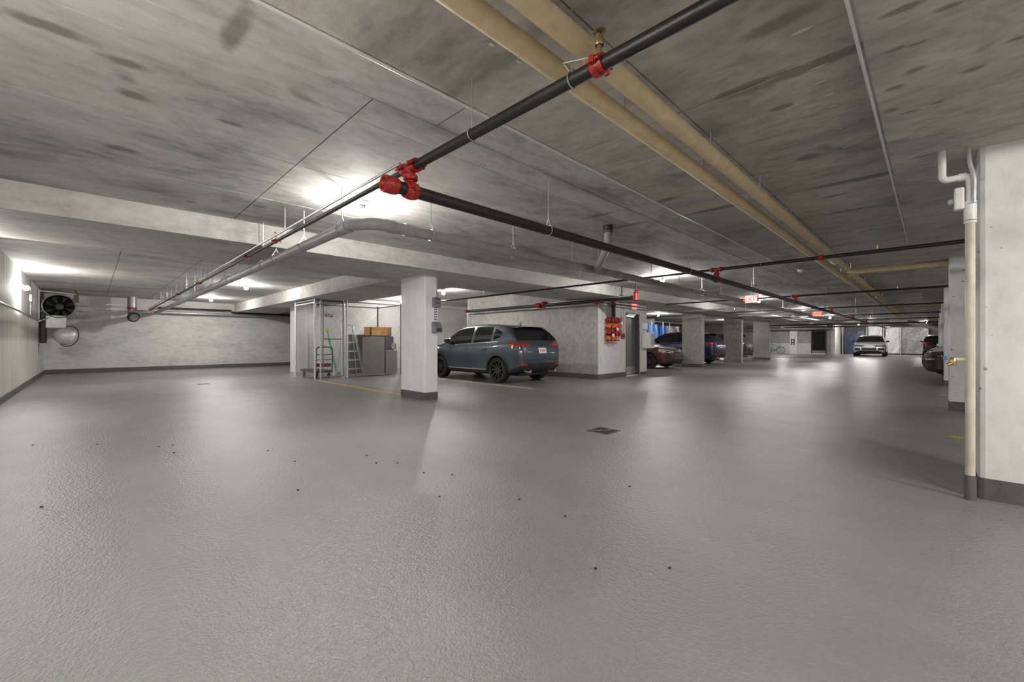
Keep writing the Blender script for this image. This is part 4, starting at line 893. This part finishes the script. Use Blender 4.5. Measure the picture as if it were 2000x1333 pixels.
def car(name, label, spec, paint, loc, rz, rim='rim_dark', glass='glass', plate_rear=True, lens='lens'):
    t = thing(name, label, 'car', loc, rz, 'parked vehicles')
    top, bot, belt, wid = (pchip(*zip(*spec[k])) for k in ('top', 'bot', 'belt', 'wid')); L = spec['L']
    marks = [v for s in spec['side'] for v in s] + list(spec['ws']) + list(spec['rw'])
    xs = sorted(set([round(v, 4) for v in list(np.linspace(-L + .12, L - .12, 46)) + [-L, -L + .012, -L + .035, -L + .07, L - .07, L - .035, L - .012, L] + marks]))
    keep = []
    for x in xs:
        if keep and x - keep[-1] < .011:
            if x in marks: keep[-1] = x
            continue
        keep.append(x)
    xs = keep; NP = 15
    def section(x):
        b, tp, W_ = bot(x), top(x), wid(x); m = min(belt(x), tp - .03); m = max(m, b + .08); hh = m - b; g = max(tp - m, .012)
        yb_ = .957 * W_; yr = yb_ - .37 * g; lerp = lambda q: yb_ + (yr - yb_) * q
        return [(0, b), (.72 * W_, b), (.90 * W_, b + .02), (.972 * W_, b + .13 * hh), (.995 * W_, b + .40 * hh), (W_, b + .62 * hh), (.988 * W_, b + .84 * hh), (yb_, m),
                (lerp(.07) - .012, m + .07 * g), (lerp(.45) + .015 * g, m + .45 * g), (lerp(.85), m + .84 * g), (yr - .025 * min(1, g / .3), m + .93 * g), (yr - .16, m + .985 * g), (yr * .5, tp), (0, tp + .008)]
    b = MB(); sec = [section(x) for x in xs]; NV = 2 * NP - 2
    for x, s in zip(xs, sec):
        b.v += [(x, y, z) for y, z in s] + [(x, -y, z) for y, z in s[-2:0:-1]]
    def mtl(x0, x1, k):
        xm = (x0 + x1) / 2
        if k in (8, 9) and any(p < xm < q for p, q in spec['side']): return 1
        if k in (11, 12, 13) and (spec['ws'][0] < xm < spec['ws'][1] or spec['rw'][0] < xm < spec['rw'][1]): return 1
        if k in (0, 1, 2): return 2
        return 0
    for i in range(len(xs) - 1):
        for k in range(NV):
            kk = k if k < NP - 1 else NV - 1 - k
            a, c = i * NV + k, i * NV + (k + 1) % NV
            b.f.append((a, c, c + NV, a + NV)); b.mi.append(mtl(xs[i], xs[i + 1], kk))
    b.f.append(tuple(range(NV - 1, -1, -1))); b.mi.append(0); o_ = (len(xs) - 1) * NV; b.f.append(tuple(o_ + j for j in range(NV))); b.mi.append(0)
    shell = b.build('shell', [M[paint], M[glass], M['trim']]); me0 = shell.data
    bm = bmesh.new(); bm.from_mesh(me0); bvh = BVHTree.FromBMesh(bm); bm.free()
    ct_ = MB()
    for ax in spec['ax']:
        for s in (-1, 1): ct_.cyl((ax, s * .60, spec['wr']), (ax, s * 1.2, spec['wr']), spec['ar'], 28)
    cut = ct_.build('cut', [M[paint], M[glass], M['trim']]); cut.data.polygons.foreach_set('material_index', [2] * len(cut.data.polygons))
    mod = shell.modifiers.new('b', 'BOOLEAN'); mod.operation = 'DIFFERENCE'; mod.object = cut; mod.solver = 'EXACT'
    dg = bpy.context.evaluated_depsgraph_get(); ev = bpy.data.meshes.new_from_object(shell.evaluated_get(dg))
    bpy.data.objects.remove(shell); bpy.data.objects.remove(cut)
    bm = bmesh.new(); bm.from_mesh(ev)
    def pull(sel, nm, mm, par=t):
        vm = {}; vs = []; fs = []
        for f in sel:
            idx = []
            for v in f.verts:
                if v.index not in vm: vm[v.index] = len(vs); vs.append(tuple(v.co))
                idx.append(vm[v.index])
            fs.append(idx)
        q = MB(); q.v = vs; q.f = fs; q.mi = [0] * len(fs); return q.build(nm, M[mm], par, True, True, 40)
    bm.verts.index_update()
    glassf = [f for f in bm.faces if f.material_index == 1]; seen = set(); comps = []
    gs = set(glassf)
    for f in glassf:
        if f in seen: continue
        st_, comp = [f], []; seen.add(f)
        while st_:
            c = st_.pop(); comp.append(c)
            for e in c.edges:
                for q in e.link_faces:
                    if q in gs and q not in seen: seen.add(q); st_.append(q)
        comps.append(comp)
    pull([f for f in bm.faces if f.material_index == 0], 'body', paint)
    pull([f for f in bm.faces if f.material_index == 2], 'lower_cladding', 'trim')
    for c in comps:
        cx = sum(f.calc_center_median().x for f in c) / len(c); cy = sum(f.calc_center_median().y for f in c) / len(c)
        pull(c, 'windshield' if abs(cy) < .1 and cx > 0 else ('rear_window' if abs(cy) < .1 else 'side_window'), glass)
    bm.free()
    def patch(nm, corners, d, mm, off=.008, n=8, m=5, par=t):
        d = Vector(d).normalized(); C4 = [Vector(c) for c in corners]
        def f(u, v, o2):
            p = C4[0].lerp(C4[1], u).lerp(C4[3].lerp(C4[2], u), v); h_ = bvh.ray_cast(p - d * 3, d)[0]
            if h_ is None: h_ = bvh.find_nearest(p)[0]
            return h_ - d * o2
        q = MB(); q.grid(lambda u, v: f(u, v, off), n, m); q.grid(lambda u, v: f(u, v, -.012), n, m)
        nu = n + 1; o2 = (n + 1) * (m + 1); q2 = []
        for i in range(n): q2 += [(i, i + 1, i + 1 + o2, i + o2), (m * nu + i + 1, m * nu + i, m * nu + i + o2, m * nu + i + 1 + o2)]
        for j in range(m): q2 += [((j + 1) * nu, j * nu, j * nu + o2, (j + 1) * nu + o2), (j * nu + n, (j + 1) * nu + n, (j + 1) * nu + n + o2, j * nu + n + o2)]
        q.f += q2; q.mi += [0] * len(q2)
        return q.build(nm, M[mm], par, True, True, 40)
    # wheels
    wr = spec['wr']
    for ax in spec['ax']:
        for s in (-1, 1):
            yc = s * (spec['hw'] - .125); c = (ax, yc, wr); out = Vector((0, s, 0))
            rr = wr * .70
            ty = MB().lathe([(rr, -.11), (wr - .03, -.115), (wr - .006, -.09), (wr, -.04), (wr, .04), (wr - .006, .09), (wr - .03, .115), (rr, .105), (rr - .01, .09)], c, out, 36).build('wheel', M['tyre'], t, True, True)
            rm = MB(); rm.lathe([(rr, .10), (rr - .012, .105), (rr - .02, .06), (rr - .03, .0), (0, -.01)], c, out, 36); cc = Vector(c)
            rm.lathe([(0, .085), (.05, .08), (.06, .05)], c, out, 16)
            for k in range(10):
                a = 2 * PI * k / 10; u = Vector((math.cos(a), 0, math.sin(a))); v = Vector((-math.sin(a), 0, math.cos(a)))
                p = [cc + u * .04 - v * .022, cc + u * .04 + v * .022, cc + u * (rr - .008) + v * .016, cc + u * (rr - .008) - v * .016]
                rm.add([q + out * (.075 if i < 2 else .095) for i, q in enumerate(p)] + [q + out * .03 for q in p], [(0, 1, 2, 3), (0, 4, 5, 1), (1, 5, 6, 2), (2, 6, 7, 3), (3, 7, 4, 0)])
            rm.build('rim', M[rim], ty, True, True)
            # arch moulding
            def arc(u, v, s=s, ax=ax):
                a = PI * (-.04 + 1.08 * u); r_ = spec['ar'] - .004 + .075 * v; x, z = ax + r_ * math.cos(a), wr + r_ * math.sin(a)
                h_ = bvh.ray_cast(Vector((x, s * 3, max(z, .30))), Vector((0, -s, 0)))[0]
                y = h_.y if h_ is not None else s * spec['hw'] * .97
                return (x, y + s * .010 * (1 - v * .7), z)
            MB().grid(arc, 20, 2).build('wheel_arch_trim', M['trim'], t, True, True)
    Wm = spec['hw']; zb = belt(-.3)
    for s in (-1, 1):
        mr = MB(); mx = spec['side'][-1][1] - .10; my = s * (Wm + .07)
        mr.sphere((mx, my, zb + .11), .1, (.75, 1.05, .72), 14, 10); mr.cyl((mx, s * (Wm - .08), zb + .03), (mx, my, zb + .06), .022, 8); mr.build('mirror', M['trim'], t, True, True)
        for hx_ in (spec['side'][0][0] + .24, spec['side'][-1][0] + .26):
            patch('door_handle', [(hx_ - .11, 0, zb - .15), (hx_ + .10, 0, zb - .155), (hx_ + .10, 0, zb - .125), (hx_ - .11, 0, zb - .115)], (0, -s, 0), paint, .028, 5, 2)
        for dx in (spec['side'][0][1] + .05, spec['side'][-1][1] + .08):
            patch('door_seam', [(dx - .004, 0, bot(0) + .14), (dx + .004, 0, bot(0) + .14), (dx + .004, 0, zb), (dx - .004, 0, zb)], (0, -s, 0), 'trim', .001, 1, 10)
        patch('sill_trim', [(spec['ax'][0] + .48, 0, bot(0) + .10), (spec['ax'][1] - .48, 0, bot(0) + .10), (spec['ax'][1] - .48, 0, bot(0) + .13), (spec['ax'][0] + .48, 0, bot(0) + .13)], (0, -s, 0), 'galv', .006, 12, 1)
        # window surround
        w0, w1 = spec['side'][0][0] - .3, spec['side'][-1][1]
        if 'quarter' in spec: patch('quarter_window', [(x, 0, z) for x, z in spec['quarter']], (0, -s, 0), glass, .003, 6, 6)
        patch('window_trim', [(w0, 0, belt(w0) + .0), (w1, 0, belt(w1) + .0), (w1, 0, belt(w1) + .018), (w0, 0, belt(w0) + .018)], (0, -s, 0), 'chrome', .004, 16, 1)
        # tail lamp wraps the rear corner
        patch('tail_lamp', [(-L, s * .48, 1.03), (-L + .46, s * Wm, 1.03), (-L + .38, s * Wm, 1.135), (-L, s * .54, 1.09)], (1, -s * .8, 0), 'tail', .012, 14, 5)
        patch('reflector', [(-L, s * .62, .50), (-L + .1, s * .80, .50), (-L + .1, s * .80, .56), (-L, s * .62, .555)], (1, -s * .55, 0), 'tail', .012, 5, 2)
        MB().cyl((-L - .02, s * .52, .34), (-L + .2, s * .52, .36), .045, 14).build('exhaust_tip', M['chrome'], t, True, True)
        zt = top(L - .22)
        patch('head_lamp', [(L, s * .42, zt - .13), (L - .45, s * Wm * .98, zt - .06), (L - .45, s * Wm * .98, zt + .07), (L, s * .40, zt - .03)], (-1, -s * .85, 0), lens, .012, 14, 5)
        patch('lamp_pupil', [(L, s * .48, zt - .11), (L - .2, s * Wm * .86, zt - .06), (L - .2, s * Wm * .86, zt - .01), (L, s * .48, zt - .06)], (-1, -s * .85, 0), 'ink', .016, 8, 3)
        patch('fog_intake', [(L, s * .52, .49), (L - .2, s * .86, .49), (L - .2, s * .86, .63), (L, s * .52, .66)], (-1, -s * .45, 0), 'black', .010, 6, 4)
    patch('grille', [(L, -.42, .48), (L, .42, .48), (L, .46, .70), (L, -.46, .70)], (-1, 0, 0), 'black', .010, 10, 4)
    for k in range(4): patch('grille_slat', [(L, -.40, .53 + .04 * k), (L, .40, .53 + .04 * k), (L, .40, .542 + .04 * k), (L, -.40, .542 + .04 * k)], (-1, 0, 0), 'chrome' if paint == 'p_black' else 'trim', .016, 8, 1)
    patch('front_bumper_trim', [(L, -.72, .29), (L, .72, .29), (L, .74, .42), (L, -.74, .42)], (-1, 0, 0), 'black', .012, 12, 3)
    if paint == 'p_black':
        for s in (-1, 1): patch('lamp_strip', [(L, s * .46, .60), (L - .25, s * Wm * .92, .62), (L - .25, s * Wm * .92, .65), (L, s * .46, .64)], (-1, -s * .8, 0), 'chrome', .014, 8, 1)
    patch('grille_bar', [(L, -.44, .455), (L, .44, .455), (L, .44, .475), (L, -.44, .475)], (-1, 0, 0), 'chrome', .016, 10, 1)
    patch('rear_bumper_trim', [(-L, -.78, .36), (-L, .78, .36), (-L, .78, .47), (-L, -.78, .47)], (1, 0, 0), 'trim', .012, 14, 3)
    patch('tailgate_seam', [(-L, -.66, .635), (-L, .66, .635), (-L, .66, .65), (-L, -.66, .65)], (1, 0, 0), 'black', .004, 12, 1)
    if plate_rear:
        pl = patch('licence_plate', [(-L, -.155, .83), (-L, .155, .83), (-L, .155, .98), (-L, -.155, .98)], (1, 0, 0), 'plate', .014, 4, 2)
        for k in range(6):
            y0 = -.115 + k * .04
            patch('plate_mark', [(-L, y0, .875), (-L, y0 + .024, .875), (-L, y0 + .024, .935), (-L, y0, .935)], (1, 0, 0), 'plate_red', .017, 1, 1, pl)
        patch('badge', [(-L, -.06, 1.05), (-L, .06, 1.05), (-L, .045, 1.085), (-L, -.045, 1.085)], (1, 0, 0), 'chrome', .012, 4, 2)
        patch('lettering_badge', [(-L, .44, .86), (-L, .62, .86), (-L, .62, .885), (-L, .44, .885)], (1, 0, 0), 'chrome', .008, 4, 1)
    xr = spec['rw'][1]
    sp_ = MB(); sp_.grid(lambda u, v: (xr - .10 + .26 * v, -.60 + 1.2 * u, top(xr + .05) + .005 + .03 * v * (1 - abs(2 * u - 1) ** 4) - .035 * abs(2 * u - 1) ** 3), 12, 3); sp_.grid(lambda u, v: (xr - .10 + .26 * v, -.60 + 1.2 * u, top(xr + .05) - .03 - .035 * abs(2 * u - 1) ** 3), 12, 3)
    sp_.build('spoiler', M[paint], t, True, True)
    fz = top(-1.35); MB().add([(-1.42, -.03, fz), (-1.42, .03, fz), (-1.24, 0, fz + .005), (-1.43, -.006, fz + .085), (-1.43, .006, fz + .085), (-1.38, 0, fz + .08)], [(0, 1, 4, 3), (0, 3, 5, 2), (1, 2, 5, 4), (3, 4, 5)]).build('antenna_fin', M['trim'], t, False, True)
    # cabin floor and seats seen through nothing: dark underbody pan
    MB().bbox(-L + .3, L - .3, -Wm + .3, Wm - .3, .20, .30, .03).build('underbody', M['black'], t, False, True)
    return t
car('suv', 'slate blue-grey SUV parked tail-out beside the stair core', SUV, 'p_blue_grey', (8.87, 9.94, 0), PI / 2, 'rim_dark')
car('sedan', 'dark red car with its nose poking out past the stair core', SEDAN, 'p_red', (17.6, 9.95, 0), -PI / 2, plate_rear=False)
car('suv', 'navy blue SUV parked tail-out between two grey columns', SUV, 'p_navy', (22.75, 9.9, 0), PI / 2, 'rim_silver')
car('suv', 'black SUV parked tail-out just before the last grey column', SUV, 'p_black', (27.9, 10.0, 0), PI / 2)
car('sports_suv', 'silver-white SUV facing the camera at the far end of the aisle', SPORT, 'p_silver', (44.6, 3.55, 0), PI + .03, 'rim_silver', plate_rear=False, lens='lens_dark')
car('suv', 'black SUV nose sticking out between the right-hand columns', SUV, 'p_black', (18.2, -2.05, 0), PI / 2, plate_rear=False)
car('suv', 'black SUV with a red tail lamp at the far right end', SUV, 'p_black', (45.5, -.35, 0), 0, 'rim_silver')

# ---------------------------------------------------------------- bicycle by the far wall
bk = thing('bicycle', 'teal bicycle leaning at the far wall beside the white pier', 'bicycle', (46.0, 10.6, 0)); kx = 46.3
for y in (10.2, 11.25):
    wo = MB().ring((kx, y, .34), X, .32, .022, 28, 6).build('wheel', M['tyre'], bk, True)
    sk = MB()
    for k in range(12): a = PI * k / 6; sk.cyl((kx, y, .34), (kx, y + .31 * math.cos(a), .34 + .31 * math.sin(a)), .003, 4)
    sk.ring((kx, y, .34), X, .295, .008, 24, 5); sk.build('spokes', M['galv'], wo)
fm = MB()
for p, q in (((10.2, .34), (10.34, .88)), ((10.34, .80), (10.9, .78)), ((10.36, .72), (10.75, .30)), ((10.75, .30), (10.92, .86)), ((10.75, .30), (11.25, .34)), ((10.9, .76), (11.25, .34))): fm.cyl((kx, *p), (kx, *q), .022, 8)
fm.build('frame', M['teal'], bk, True)
MB().tube(bend([(kx - .28, 10.42, 1.02), (kx, 10.34, .98), (kx + .28, 10.42, 1.02)], .1), .014, 8).cyl((kx, 10.34, .86), (kx, 10.34, .98), .015, 8).build('handlebar', M['black'], bk, True)
MB().sphere((kx, 10.94, .90), .1, (.6, 1.3, .35)).build('saddle', M['black'], bk, True)
MB().ring((kx + .03, 10.75, .30), X, .09, .01, 18, 5).cyl((kx - .1, 10.75, .3), (kx - .1, 10.6, .2), .012, 6).build('crank', M['black'], bk, True)
bk2 = None
